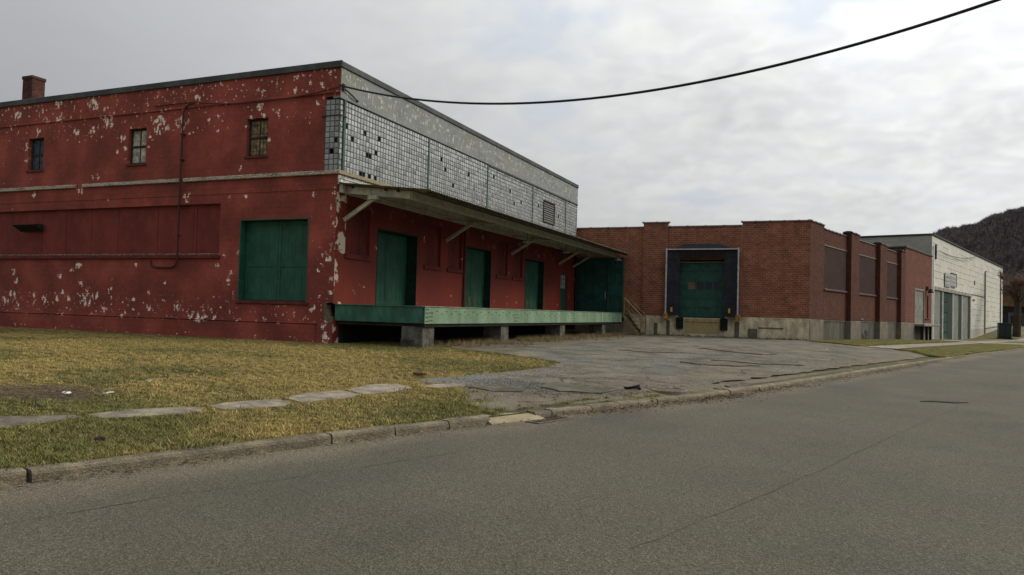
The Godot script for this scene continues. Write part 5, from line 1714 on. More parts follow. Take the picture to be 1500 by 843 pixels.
# ---------------------------------------------------------------- stairs at the end of the dock
func make_stairs() -> void:
	var T := thing("stairs", "short yellow steel stairs with handrails down from the dock end", "stairs", Vector3(-12.1, 0.3, -49.4))
	var ym := mat("stair_yellow", rgb(188, 164, 104), 0.3, 0.4, 0.3, 0.8, 0.8)
	var gm := mat("rail_grey", rgb(186, 172, 136), 0.25, 0.3, 0.4, 0.9, 0.6)
	for z in [-48.78, -50.0]:
		var m := MB.new()
		var t := Transform3D(Basis(Vector3.BACK, -atan2(1.32, 1.06)), Vector3(-12.72, 1.62, z))
		m.box(t, Vector3(0, -0.12, -0.02), Vector3(1.68, 0.02, 0.02), 0.006)
		obj("stringer", m, ym, T)
		m = MB.new()
		m.tube([Vector3(-12.66, 1.6, z), Vector3(-12.66, 2.62, z)], 0.04, 8)
		m.tube([Vector3(-11.5, 0.35, z), Vector3(-11.5, 1.56, z)], 0.04, 8)
		obj("post", m, ym, T)
		m = MB.new()
		m.tube([Vector3(-12.66, 2.62, z), Vector3(-12.6, 2.62, z), Vector3(-11.5, 1.54, z)], 0.036, 8)
		m.tube([Vector3(-12.66, 2.1, z), Vector3(-11.5, 0.98, z)], 0.02, 6)
		obj("handrail", m, gm if z > -49 else ym, T)
	for i in 5:
		var m := MB.new()
		var y := 1.43 - i * 0.245
		var x := -12.6 + (1.5 - y) * 0.8
		m.box(Transform3D(), Vector3(x - 0.03, y - 0.035, -49.97), Vector3(x + 0.25, y, -48.81), 0.006)
		obj("tread", m, mat("tread_metal", rgb(84, 76, 60), 0.3, 0.3, 0.3, 0.8, 0.8), T)
	var m := MB.new()
	m.box(Transform3D(), Vector3(-12.74, 1.64, -50.0), Vector3(-12.3, 1.69, -48.76), 0.008)
	obj("landing", m, ym, T)

# ---------------------------------------------------------------- brick annex
func make_annex() -> void:
	var S := side_frame()
	var A := thing("brick_annex", "taller narrow bright red brick building with a grey boarded doorway", "building", S.p(31, 0.1, -3))
	var mort: Material = M.brick_mortar
	var bm: Material = M.brick
	var red := Color(0.235, 0.078, 0.052)
	var hole := Rect2(29.15, 1.5, 4.15, 3.2)
	var m := MB.new()
	wall(m, S, 25.42, 36.88, 1.4, 8.2, [hole], 0.3, 0.03)
	m.box(S.t(), Vector3(25.42, 0, -14), Vector3(25.7, 8.2, 0.02))
	obj("front_wall", m, mort, A)
	m = MB.new()
	bricks(m, S, 25.42, 36.86, 1.5, 8.1, [hole], red, 0.14, 0.3, 0.135, 0.03, 0.012, 0.012)
	bricks(m, Fr.new(S.p(25.42, 0, 0), S.n, -S.u), -10.0, 0.03, 5.0, 8.1, [], Color(0.12, 0.075, 0.058), 0.2)
	obj("bricks", m, bm, A, "", "stuff")
	m = MB.new()
	m.box(S.t(), Vector3(25.3, 8.1, -0.1), Vector3(36.86, 8.26, 0.12), 0.02)
	m.box(S.t(), Vector3(25.3, 8.1, -14), Vector3(25.8, 8.24, -0.12), 0.02)
	obj("coping", m, mat("coping_clay", rgb(92, 84, 78)), A)
	m = MB.new()
	m.box(S.t(), Vector3(25.7, 7.6, -14), Vector3(36.8, 7.7, 0.0))
	obj("roof", m, M.roofing, A)
	m = MB.new()
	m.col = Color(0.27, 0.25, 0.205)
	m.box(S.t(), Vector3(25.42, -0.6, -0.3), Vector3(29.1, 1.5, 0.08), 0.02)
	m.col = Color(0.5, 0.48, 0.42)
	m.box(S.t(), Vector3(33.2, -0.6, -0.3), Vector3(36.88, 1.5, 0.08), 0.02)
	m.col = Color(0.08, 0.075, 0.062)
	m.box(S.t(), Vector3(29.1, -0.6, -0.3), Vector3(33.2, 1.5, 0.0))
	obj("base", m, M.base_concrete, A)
	m = MB.new()
	m.box(S.t(), Vector3(29.15, 1.5, -0.1), Vector3(33.3, 4.7, -0.02))
	m.box(S.t(), Vector3(29.15, 1.5, -0.02), Vector3(29.3, 4.7, 0.06), 0.01)
	m.box(S.t(), Vector3(33.15, 1.5, -0.02), Vector3(33.3, 4.7, 0.06), 0.01)
	m.box(S.t(), Vector3(29.3, 4.55, -0.02), Vector3(33.15, 4.7, 0.06), 0.01)
	obj("boarded_door", m, mat("grey_board", rgb(142, 140, 132), 0.15, 0.25, 0.6, 2.0, 0.8), A, "grey boarded doorway above the platform")
	m = MB.new()
	m.box(S.t(), Vector3(28.9, 1.24, -0.3), Vector3(36.4, 1.44, 0.9), 0.03)
	obj("platform", m, mat("slab_grey", rgb(150, 148, 138), 0.25, 0.3, 0.5, 1.5, 0.9), A, "concrete platform slab below the boarded doorway")
	m = MB.new()
	for s in [29.4, 31.4, 33.1]: m.box(S.t(), Vector3(s, -0.4, 0.5), Vector3(s + 0.22, 1.24, 0.72), 0.01)
	obj("platform_legs", m, M.dark_concrete, A)
	m = MB.new()
	m.tube([S.p(34.7, 2.0, 0.1), S.p(34.7, 4.2, 0.1)], 0.05, 6)
	m.tube([S.p(33.6, 1.95, 0.1), S.p(35.6, 1.95, 0.1)], 0.04, 6)
	obj("pipe", m, M.dark_metal, A)
	var L := thing("wall_lamp", "small dark lamp on the bright red brick wall beside the boarded doorway", "lamp", S.p(34.3, 4.8, 0.4))
	m = MB.new()
	m.box(S.t(), Vector3(34.05, 4.7, 0.04), Vector3(34.55, 5.1, 0.22), 0.04)
	obj("bracket", m, M.dark_metal, L)
	m = MB.new()
	m.lathe(Transform3D(Basis(), S.p(34.3, 4.45, 0.42)), [Vector2(0.0, 0.4), Vector2(0.12, 0.38), Vector2(0.28, 0.05), Vector2(0.25, 0.0), Vector2(0.0, 0.1)], 12)
	obj("shade", m, M.dark_metal, L)

# ---------------------------------------------------------------- white block building
func make_white_building() -> void:
	var S := side_frame()
	var W := thing("white_building", "tall white painted block building with grey and green bay doors", "building", S.p(60, 0.0, -8))
	var wm := mat("white_block", Color.WHITE, 0.12, 0.1, 0.6, 6.0, 0.85, 0, true)
	var bays := Rect2(37.6, -0.6, 23.1, 5.5)
	var m := MB.new()
	m.col = Color(0.5, 0.49, 0.43)
	wall(m, S, 36.9, 91.2, -0.6, 10.3, [bays], 0.3)
	var back := Fr.new(S.p(36.9, 0, 0), S.n, -S.u)
	wall(m, back, -34.0, 0.0, -0.6, 10.3, [], 0.3)
	wall(m, Fr.new(S.p(91.2, 0, 0), -S.n, S.u), 0.0, 34.0, -0.6, 10.3, [], 0.3)
	obj("walls", m, wm, W)
	m = MB.new()
	bricks(m, S, 36.9, 91.2, -0.5, 10.25, [bays], Color(0.72, 0.705, 0.625), 0.04, 0.62, 0.227, 0.0, 0.02, 0.014)
	bricks(m, back, -34.0, 0.0, 4.0, 10.25, [], Color(0.42, 0.41, 0.36), 0.06, 0.62, 0.227, 0.0, 0.02, 0.014)  # end wall blocks tinted darker: shade away from the sun painted in
	obj("blocks", m, wm, W, "", "stuff")
	m = MB.new()     # every third bed joint is open and dark
	for i in 13:
		var y := 5.3 + 0.015 + i * 0.0
		y = -0.5 + 0.2287 * (3 * i + 8)
		if y > 9.6: break
		var s := 37.2
		while s < 90.5:
			var l := rng.randf_range(1.0, 5.0)
			if rng.randf() < 0.8 and (y > 5.5 or s > 61.0): S.box(m, s, minf(s + l, 91.0), y - 0.03, y + 0.03, 0.02, 0.026, 0.001)
			s += l + rng.randf_range(0.2, 1.2)
	obj("open_joints", m, mat("joint_dark", rgb(166, 162, 145), 0.3, 0.2, 0.5, 2, 0.95), W, "", "stuff")
	m = MB.new()
	m.box(S.t(), Vector3(36.8, 10.28, -0.1), Vector3(91.3, 10.46, 0.14), 0.02)
	m.box(S.t(), Vector3(36.78, 10.281, -34.0), Vector3(37.0, 10.459, -0.11), 0.02)
	obj("roof_edge", m, mat("roof_edge_dark", rgb(66, 64, 60), 0.2, 0.2, 0.5, 2, 0.7), W)
	m = MB.new()
	m.box(S.t(), Vector3(37.0, 10.1, -34.0), Vector3(91.0, 10.2, -0.3))
	obj("roof", m, M.roofing, W)
	m = MB.new()
	m.col = Color(0.45, 0.43, 0.37)
	m.box(S.t(), Vector3(37.4, 4.9, -0.2), Vector3(61.0, 5.28, 0.12), 0.03)
	obj("lintel", m, M.base_concrete, W)
	# three bays, each with a door face set back and a green return
	var grey := mat("bay_grey", rgb(138, 138, 131), 0.1, 0.2, 0.8, 3.0, 0.7)
	var gd := mat("bay_green", rgb(20, 56, 46), 0.15, 0.25, 0.6, 2, 0.6)
	var wp := mat("white_frame", rgb(190, 192, 190))
	for q in [[37.62, 41.5, 42.5, false], [43.5, 45.7, 48.4, true], [48.9, 52.4, 54.4, false], [55.2, 59.0, 60.7, false]]:
		m = MB.new()
		m.box(S.t(), Vector3(q[0], -0.6, -0.45), Vector3(q[2], 4.9, -0.35))
		var d := obj("bay_door", m, gd, W, "green bay doorway" if q[3] else "grey bay door beside a green return")
		if not q[3]:
			m = MB.new()
			for i in 3: m.box(S.t(), Vector3(lerpf(q[0], q[1], i / 3.0) + 0.01, -0.55, -0.1), Vector3(lerpf(q[0], q[1], (i + 1) / 3.0) - 0.01, 4.88, -0.03), 0.01)
			obj("door_face", m, grey, d)
		else:
			for i in 5:
				m = MB.new()
				m.box(S.t(), Vector3(q[0], -0.5 + i * 1.08, -0.14), Vector3(q[1], 0.52 + i * 1.08, -0.06), 0.02)
				obj("door_section", m, gd, d)
				m = MB.new()
				for k in 2: m.box(S.t(), Vector3(q[0] + 0.15 + k * 1.05, -0.3 + i * 1.08, -0.06), Vector3(q[0] + 1.0 + k * 1.05, 0.32 + i * 1.08, -0.05), 0.01)
				obj("pane", m, mat("green_pane", rgb(72, 122, 100), 0.3, 0.3, 0.4, 1.0, 0.25), d)
		m = MB.new()
		m.box(S.t(), Vector3(q[1] + 0.02, -0.6, -0.3), Vector3(q[2], 4.9, -0.045), 0.01)
		obj("return", m, gd, d)
		m = MB.new()
		m.box(S.t(), Vector3(q[2] + 0.05, -0.6, -0.3), Vector3(q[2] + 0.6, 4.9, 0.03), 0.02)
		obj("frame", m, wp, d)
	# signs over the bays
	for q in [[43.26, 46.3, 5.47, 6.95, 0], [46.55, 49.85, 5.62, 7.0, 1]]:
		m = MB.new()
		m.box(S.t(), Vector3(q[0], q[2], 0.1), Vector3(q[1], q[3], 0.16), 0.01)
		var sg := thing("sign", ["plain white board with faded lettering, left of the dark edged one", "white board with a dark edge and faded lettering over the bay doors"][q[4]], "sign", S.p((q[0] + q[1]) * 0.5, q[2], 0.1))
		obj("board", m, mat("sign_white", rgb(184, 186, 184), 0.1, 0.15, 0.6, 1.2, 0.6), sg)
		m = MB.new()
		for r in 3:          # letter sized marks, too faded to read
			var s: float = q[0] + 0.3
			while s < q[1] - 0.4:
				var w := rng.randf_range(0.16, 0.34)
				var b: float = q[3] - 0.35 - r * 0.42
				S.box(m, s, s + 0.05, b - 0.24, b, 0.161, 0.164)
				S.box(m, s + 0.052, s + w, b - (0.05 if rng.randf() < 0.5 else 0.24), b - (0.0 if rng.randf() < 0.5 else 0.19), 0.161, 0.164)
				s += w + 0.1
		obj("lettering", m, mat("faded_ink", rgb(120, 126, 132), 0.2, 0.2, 0.3, 1, 0.8), sg)
		if q[4] == 1:
			m = MB.new()
			m.box(S.t(), Vector3(q[0], q[3], 0.08), Vector3(q[1] + 0.1, q[3] + 0.1, 0.2), 0.01)
			m.box(S.t(), Vector3(q[1], q[2], 0.08), Vector3(q[1] + 0.1, q[3], 0.2), 0.01)
			obj("dark_edge", m, M.dark_metal, sg)
	# pipes, brackets and cables on the wall
	m = MB.new()
	m.tube([S.p(37.25, 0.0, 0.12), S.p(37.25, 9.3, 0.12)], 0.07, 6)
	obj("downpipe", m, wm, W)
	for q in [[72.1, 0.3, 8.7], [88.0, 1.6, 9.2]]:
		m = MB.new()
		m.tube([S.p(q[0], q[1], 0.12), S.p(q[0], q[2], 0.12), S.p(q[0] + 0.9, q[2] + 0.06, 0.12)], 0.08, 6)
		obj("downpipe", m, mat("grey_pipe", rgb(110, 108, 100), 0.2, 0.2, 0.5, 2, 0.6), W)
	m = MB.new()
	m.tube([S.p(61.3, 5.25, 0.06), S.p(71.9, 5.25, 0.06)], 0.05, 5)
	m.tube([S.p(73.0, 1.05, 0.06), S.p(87.6, 1.35, 0.06)], 0.06, 5)
	obj("conduit", m, M.grey_pipe, W)
	m = MB.new()
	for y in [8.2, 8.55, 8.9, 9.2]: m.box(S.t(), Vector3(37.9, y, 0.03), Vector3(38.7, y + 0.05, 0.16), 0.01)
	m.box(S.t(), Vector3(38.4, 8.0, 0.03), Vector3(38.55, 9.5, 0.16), 0.01)
	obj("wire_rack", m, M.dark_metal, W)
	m = MB.new()
	var pts := []
	for i in 12:
		var t := i / 11.0
		pts.append(S.p(lerpf(39.2, 64.7, t), lerpf(8.9, 10.25, t) - 2.0 * t * (1.0 - t), 0.25))
	m.tube(pts, 0.035, 5)
	obj("cable", m, M.dark_metal, W)
	m = MB.new()
	m.box(S.t(), Vector3(37.5, 1.5, 0.02), Vector3(37.85, 2.2, 0.12), 0.02)
	m.box(S.t(), Vector3(63.4, 6.5, 0.02), Vector3(63.7, 7.05, 0.1), 0.01)
	m.box(S.t(), Vector3(62.2, 4.5, 0.02), Vector3(63.6, 4.66, 0.1), 0.01)
	obj("meter_box", m, M.dark_metal, W)
	m = MB.new()
	m.col = Color(0.5, 0.48, 0.4)
	for q in [[61.0, 71.8], [72.4, 91.0]]: S.box(m, q[0], q[1], -0.5, 1.0, 0.021, 0.03, 0.004)
	obj("stained_foot", m, wm, W)
	var V := MB.new()
	V.tube([S.p(33.5, 9.9, -5.0), S.p(33.5, 10.3, -5.0)], 0.16, 10)
	var vp := S.p(41.5, 10.1, -14.0)
	V = MB.new()
	V.tube([vp, vp + Vector3.UP * 1.5], 0.22, 10)
	V.lathe(Transform3D(Basis(), vp + Vector3.UP * 1.5), [Vector2(0.0, 0.35), Vector2(0.5, 0.16), Vector2(0.52, 0.08), Vector2(0.0, 0.1)], 10)
	obj("roof_vent", V, M.dark_metal, W)

# ---------------------------------------------------------------- far right: cabinet, tree, buildings behind
func make_far_right() -> void:
	var cx := 19.6
	var cz := -112.0
	var g := ground(cx, cz)
	var C := thing("utility_cabinet", "dark green metal cabinet standing on the grass by the white building", "cabinet", Vector3(cx, g, cz))
	var cm := mat("cabinet_green", rgb(18, 44, 44), 0.1, 0.2, 0.5, 1.5, 0.5)
	var m := MB.new()
	m.box(Transform3D(Basis(), Vector3(cx, g, cz)), Vector3(-0.68, 0.1, -0.6), Vector3(0.68, 1.85, 0.6), 0.05)
	obj("body", m, cm, C)
	m = MB.new()
	m.box(Transform3D(Basis(), Vector3(cx, g, cz)), Vector3(-0.74, 1.85, -0.66), Vector3(0.74, 1.97, 0.66), 0.03)
	obj("lid", m, cm, C)
	m = MB.new()
	for s in [-1, 1]: m.box(Transform3D(Basis(), Vector3(cx, g, cz)), Vector3(s * 0.33 - 0.3, 0.2, 0.6), Vector3(s * 0.33 + 0.3, 1.75, 0.63), 0.015)
	obj("door", m, cm, C)
	m = MB.new()
	m.box(Transform3D(Basis(), Vector3(cx, g, cz)), Vector3(-0.8, -0.1, -0.7), Vector3(0.8, 0.1, 0.7), 0.02)
	obj("plinth", m, M.dark_concrete, C)
	# bare tree
	var tp := Vector3(22.0, 0, -118.0)
	tp.y = ground(tp.x, tp.z) - 0.1
	var T := thing("bare_tree", "leafless brown street tree with a thick trunk beyond the white building", "tree", tp)
	var bark := mat("bark", rgb(86, 74, 62), 0.35, 0.3, 0.6, 2.0, 0.95)
	var tr := MB.new()
	tr.tube([tp, tp + Vector3(0.05, 2.0, 0), tp + Vector3(0.1, 4.6, 0.1)], 0.52, 10, 0.4)
	obj("trunk", tr, bark, T)
	var tw := MB.new()
	var stack := []
	for i in 6:
		var a := TAU * i / 6.0 + rng.randf_range(-0.3, 0.3)
		stack.append([tp + Vector3(0.1, 4.2 + 0.1 * i, 0.1), Vector3(cos(a) * 0.6, 0.9, sin(a) * 0.6).normalized(), 1.9, 0.24, 0])
	while stack.size():
		var s = stack.pop_back()
		var p: Vector3 = s[0]
		var dir: Vector3 = s[1]
		var pts := [p]
		for k in 3:
			dir = (dir + Vector3(rng.randf_range(-0.22, 0.22), rng.randf_range(-0.1, 0.16), rng.randf_range(-0.22, 0.22))).normalized()
			p += dir * s[2] / 3.0
			pts.append(p)
		var lm: MB = tw
		if s[4] == 0: lm = MB.new()
		lm.tube(pts, s[3], 6 if s[4] < 2 else 3, s[3] * 0.6, false)
		if s[4] == 0: obj("limb", lm, bark, T)
		if s[4] < 4:
			for k in [4, 5, 5, 6][s[4]]:
				var q: Vector3 = pts[1 + rng.randi() % 3]
				var nd := (dir + Vector3(rng.randf_range(-1, 1), rng.randf_range(-0.45, 0.8), rng.randf_range(-1, 1)) * 0.85).normalized()
				stack.append([q, nd, s[2] * rng.randf_range(0.5, 0.75), s[3] * 0.5, s[4] + 1])
	obj("crown", tw, mat("twig", rgb(128, 104, 92), 0.3, 0.0, 0.6, 2, 0.95), T)
	# buildings behind
	var f := Fr.new(Vector3(0, 1.3, -176.0), Vector3.RIGHT, Vector3.BACK)
	var G := thing("garage_building", "dark fronted low building with a tan upper band beyond the white one", "building", Vector3(33, 1.3, -178))
	m = MB.new()
	f.box(m, 26.0, 36.2, 0.0, 3.9, -8.0, 0.0)
	obj("wall", m, mat("dark_wall", rgb(52, 56, 60), 0.2, 0.3, 1, 4, 0.8), G)
	m = MB.new()
	f.box(m, 25.8, 36.4, 3.9, 6.4, -8.0, 0.15, 0.03)
	obj("upper_band", m, mat("tan_siding", rgb(150, 118, 82), 0.2, 0.3, 0.8, 3, 0.85), G)
	m = MB.new()
	f.box(m, 31.4, 34.0, 0.0, 2.7, 0.0, 0.1, 0.02)
	var gd := obj("door", m, mat("grey_door", rgb(110, 112, 114), 0.15, 0.2, 1, 3, 0.7), G)
	m = MB.new()
	f.box(m, 31.8, 33.6, 0.6, 2.1, 0.1, 0.13, 0.01)
	obj("pane", m, mat("dark_pane", rgb(24, 32, 36)), gd)
	m = MB.new()
	f.box(m, 25.8, 36.4, 6.4, 6.7, -8.2, 0.4, 0.05)
	obj("roof", m, M.roofing, G)
	var H := thing("tan_house", "tan two storey house beyond the tree at the right edge", "building", Vector3(40, 1.3, -170))
	var f2 := Fr.new(Vector3(0, 1.3, -168.0), Vector3.RIGHT, Vector3.BACK)
	m = MB.new()
	f2.box(m, 34.5, 46.0, 0.0, 8.2, -9.0, 0.0)
	obj("wall", m, mat("tan_wall", rgb(172, 138, 88), 0.2, 0.3, 0.8, 3, 0.85), H)
	m = MB.new()
	for i in 24: f2.box(m, 34.4, 46.0, 0.1 + i * 0.34, 0.13 + i * 0.34, 0.0, 0.03)
	obj("siding", m, M.tan_wall, H, "", "stuff")
	for q in [[35.4, 1.0], [35.4, 4.8], [38.4, 1.0], [38.4, 4.8]]:
		m = MB.new()
		f2.box(m, q[0], q[0] + 1.3, q[1], q[1] + 2.0, 0.0, 0.08, 0.02)
		var w := obj("window", m, mat("white_frame", rgb(190, 192, 190)), H)
		m = MB.new()
		f2.box(m, q[0] + 0.12, q[0] + 1.18, q[1] + 0.12, q[1] + 1.88, 0.08, 0.1, 0.01)
		obj("pane", m, M.dark_pane, w)
	m = MB.new()
	for s in [0.0, 1.0]: m.face([f2.p(34.0, 8.1, 0.5 - s * 10.0), f2.p(46.5, 8.1, 0.5 - s * 10.0), f2.p(46.5, 11.2, -4.5), f2.p(34.0, 11.2, -4.5)], Vector3(0, 1, 1 - 2 * s))
	m.face([f2.p(34.0, 8.1, 0.5), f2.p(34.0, 8.1, -9.5), f2.p(34.0, 11.2, -4.5)], Vector3.LEFT)
	obj("roof", m, M.roofing, H)

# ---------------------------------------------------------------- overhead wire and the cable on the wall
func make_wire() -> void:
	var m := MB.new()
	var a := Vector3(XF + 0.12, 9.48, -22.43)
	var b := Vector3(8.0, 9.29, -16.0)
	var pts := []
	for i in 71:
		var t := i / 60.0 * 1.25
		pts.append(Vector3(lerpf(a.x, b.x, t), 9.48 - 8.2408 * t + 8.0537 * t * t, lerpf(a.z, b.z, t)))
	m.tube(pts, 0.034, 8)
	single("overhead_cable", m, mat("cable_black", rgb(26, 26, 28), 0.2, 0.0, 0.3, 1, 0.6), "thick black overhead cable sagging from the warehouse corner across the yard", "cable")
	m = MB.new()
	m.tube([Vector3(XF + 0.01, 9.52, -22.5), Vector3(XF + 0.13, 9.5, -22.45)], 0.035, 6)
	m.box(Transform3D(), Vector3(XF + 0.02, 9.38, -22.72), Vector3(XF + 0.1, 9.62, -22.6), 0.01)
	m.tube([Vector3(XF + 0.08, 9.45, -22.7), Vector3(XF + 0.1, 9.3, -23.2), Vector3(XF + 0.05, 9.22, -23.6)], 0.03, 6)
	single("cable_anchor", m, M.dark_metal, "dark iron anchor holding the overhead cable at the roof corner", "bracket")
	var w := thing("wall_conduit", "thin red painted conduit and slack cable running along the long wall", "conduit", Vector3(-23.8, 6, ZL))
	m = MB.new()
	pts = []
	for i in 15:
		var t := i / 14.0
		pts.append(Vector3(lerpf(XF + 0.05, -23.2, t), lerpf(9.46, 9.44, t) - 0.55 * 4.0 * t * (1.0 - t) * 0.45, ZL + 0.11))
	m.tube(pts, 0.022, 6)
	obj("cable", m, mat("cable_red", rgb(70, 34, 30), 0.2, 0.0, 0.3, 1, 0.7), w)
	m = MB.new()
	m.tube([Vector3(-23.2, 9.44, ZL + 0.1), Vector3(-23.5, 9.42, ZL + 0.1), Vector3(-23.7, 9.3, ZL + 0.1), Vector3(-23.8, 9.1, ZL + 0.1), Vector3(-23.8, 6.7, ZL + 0.12), Vector3(-23.8, 6.2, ZL + 0.12), Vector3(-23.8, 3.2, ZL + 0.11), Vector3(-23.95, 3.02, ZL + 0.08), Vector3(-24.2, 2.97, ZL + 0.05), Vector3(-25.0, 2.97, ZL + 0.05), Vector3(-25.25, 3.05, ZL + 0.05), Vector3(-25.3, 3.25, ZL + 0.05)], 0.035, 7)
	obj("conduit", m, M.cable_red, w)
	m = MB.new()
	m.tube([Vector3(-23.4, 9.5, ZL + 0.04), Vector3(-25.5, 9.5, ZL + 0.04)], 0.02, 5)
	obj("wire", m, M.cable_red, w)
	m = MB.new()
	for y in [8.2, 7.2, 5.4, 4.2]: m.box(Transform3D(), Vector3(-23.87, y, ZL + 0.0), Vector3(-23.73, y + 0.05, ZL + 0.16), 0.008)
	obj("clips", m, M.cable_red, w)

# ---------------------------------------------------------------- small things on the ground
func make_small_things() -> void:
	var p := Vector3(-2.95, lot_y(-2.95, -15.05) + 0.018, -15.05)
	var mh := thing("manhole", "round rusty manhole cover in the yard beside the kerb", "manhole", p)
	var m := MB.new()
	m.lathe(Transform3D(Basis(), p), [Vector2(0.0, 0.022), Vector2(0.27, 0.022), Vector2(0.275, 0.0)], 24)
	for i in 6:
		for j in 6:
			var x := -0.2 + i * 0.08; var z := -0.2 + j * 0.08
			if Vector2(x, z).length() < 0.23: m.box(Transform3D(Basis(), p), Vector3(x - 0.025, 0.02, z - 0.025), Vector3(x + 0.025, 0.03, z + 0.025), 0.005)
	obj("lid", m, mat("rust_iron", rgb(128, 114, 96), 0.35, 0.3, 0.2, 0.8, 0.7), mh)
	m = MB.new()
	m.lathe(Transform3D(Basis(), p), [Vector2(0.285, 0.0), Vector2(0.29, 0.03), Vector2(0.36, 0.026), Vector2(0.38, -0.05)], 24)
	obj("frame", m, M.rust_iron, mh)
	# storm drain in the gutter
	var d := thing("storm_drain", "dark iron drain grate in the gutter by the pale patch", "drain", Vector3(-3.95, 0.0, -10.6))
	m = MB.new()
	var t := Transform3D(Basis(Vector3.UP, -0.31), Vector3(-3.93, road_y(-10.5) + 0.004, -10.72))
	for q in [[-0.2, -0.17, -0.42, 0.42], [0.17, 0.2, -0.42, 0.42], [-0.17, 0.17, -0.42, -0.39], [-0.17, 0.17, 0.39, 0.42]]: m.box(t, Vector3(q[0], -0.02, q[2]), Vector3(q[1], 0.014, q[3]), 0.003)
	obj("frame", m, M.rust_iron, d)
	for i in 8:
		m = MB.new()
		m.box(t, Vector3(-0.17, -0.02, -0.35 + i * 0.1 - 0.012), Vector3(0.17, 0.01, -0.35 + i * 0.1 + 0.012), 0.003)
		obj("bar", m, M.rust_iron, d)
	m = MB.new()
	m.box(t, Vector3(-0.17, -0.03, -0.39), Vector3(0.17, -0.002, 0.39))
	obj("sump", m, M.black_rubber, d)
	# torn rubber
	var rp := Vector3(-3.65, lot_y(-3.65, -14.75), -14.75)
	m = MB.new()
	for k in 2:
		var pts := []
		for i in 9:
			var a := -0.4 + i * 0.33
			pts.append(rp + Vector3(cos(a) * 0.17 - 0.02 * k, 0.025 + 0.03 * k + 0.02 * sin(a * 2.0 + k), sin(a) * 0.1))
		m.tube(pts, 0.032, 7, 0.014)
	single("tyre_scrap", m, M.black_rubber, "torn piece of black rubber lying on the yard near the manhole", "tyre")
	# wood on the lawn
	var wp := Vector3(-7.97, ground(-7.97, -14.02) + 0.03, -14.02)
	m = MB.new()
	m.box(Transform3D(Basis(Vector3.UP, -0.6) * Basis(Vector3.BACK, 0.05), wp), Vector3(-0.24, -0.02, -0.05), Vector3(0.24, 0.035, 0.05), 0.012)
	single("wood_offcut", m, mat("old_wood", rgb(150, 112, 74), 0.4, 0.3, 0.2, 0.5, 0.9), "short brown piece of wood lying in the lawn before the dock", "wood")
	# clod in the verge
	var cp := Vector3(-7.07, ground(-7.07, -5.75), -5.75)
	m = MB.new()
	for i in 9:
		var q := cp + Vector3(rng.randfn(0, 0.04), 0.012, rng.randfn(0, 0.022))
		m.box(Transform3D(Basis(Vector3(rng.randf(), rng.randf(), rng.randf()).normalized(), rng.randf() * 3.0), q), Vector3(-0.03, -0.02, -0.024), Vector3(0.03, 0.02, 0.024), 0.012)
	single("earth_clod", m, mat("dark_earth", rgb(58, 44, 34), 0.4, 0.2, 0.1, 0.5, 0.95), "dark clod of earth in the grass near the kerb", "clod")
	# litter
	var lm := mat("litter_white", rgb(216, 218, 214), 0.1, 0.0, 0.2, 1, 0.6)
	var k := 0
	for q in [[-9.82, -8.07], [-10.6, -9.48], [-10.22, -7.71], [-0.29, -38.3]]:
		m = MB.new()
		var lp := Vector3(q[0], ground(q[0], q[1]) + 0.035, q[1])
		for i in 3:
			var b := Basis(Vector3.UP, rng.randf() * 3.0) * Basis(Vector3.RIGHT, rng.randf_range(-0.5, 0.5))
			m.box(Transform3D(b, lp + Vector3(rng.randfn(0, 0.02), 0.008 * i, rng.randfn(0, 0.02))), Vector3(-0.032, -0.003, -0.02), Vector3(0.032, 0.003, 0.02))
		single("litter", m, lm, ["scrap of white litter in the lawn right of the straw patch", "scrap of white litter far up the lawn, farthest from the kerb", "scrap of white litter at the near edge of the straw patch", "scrap of white litter before the brick corner"][k], "litter", "litter on the ground")
		k += 1
	k = 0
	for q in [[-2.97, -13.6], [-5.31, -11.3], [-4.55, -11.2]]:
		m = MB.new()
		var s := rng.randf_range(0.028, 0.045)
		m.box(Transform3D(Basis(Vector3(0.3, 0.8, 0.2).normalized(), rng.randf() * 3.0), Vector3(q[0], lot_y(q[0], q[1]) + s * 0.5, q[1])), Vector3(-s, -s * 0.6, -s * 0.8), Vector3(s, s * 0.6, s * 0.8), s * 0.4)
		single("stone", m, M.stab if M.has("stab") else mat("loose_stone", rgb(140, 130, 112), 0.3, 0.2, 0.2, 0.5, 0.9), ["loose stone on the yard near the manhole", "loose stone at the edge of the grass by the yard", "loose stone behind the pale patch of the kerb"][k], "stone", "loose stones by the kerb")
		k += 1
	# boards lying under the dock
	m = MB.new()
	for i in 4: m.box(Transform3D(Basis(Vector3.UP, 0.3 + i * 0.2), Vector3(-14.9 + i * 0.1, 0.45 + i * 0.06, -42.6)), Vector3(-0.7, -0.025, -0.1), Vector3(0.7, 0.025, 0.1), 0.01)
	single("board_pile", m, M.old_wood, "old boards lying in the dark under the dock", "boards")

# ---------------------------------------------------------------- grass, weeds and leaves
func in_any(q: Vector2, polys: Array) -> bool:
	for p in polys:
		if Geometry2D.is_point_in_polygon(q, p): return true
	return false

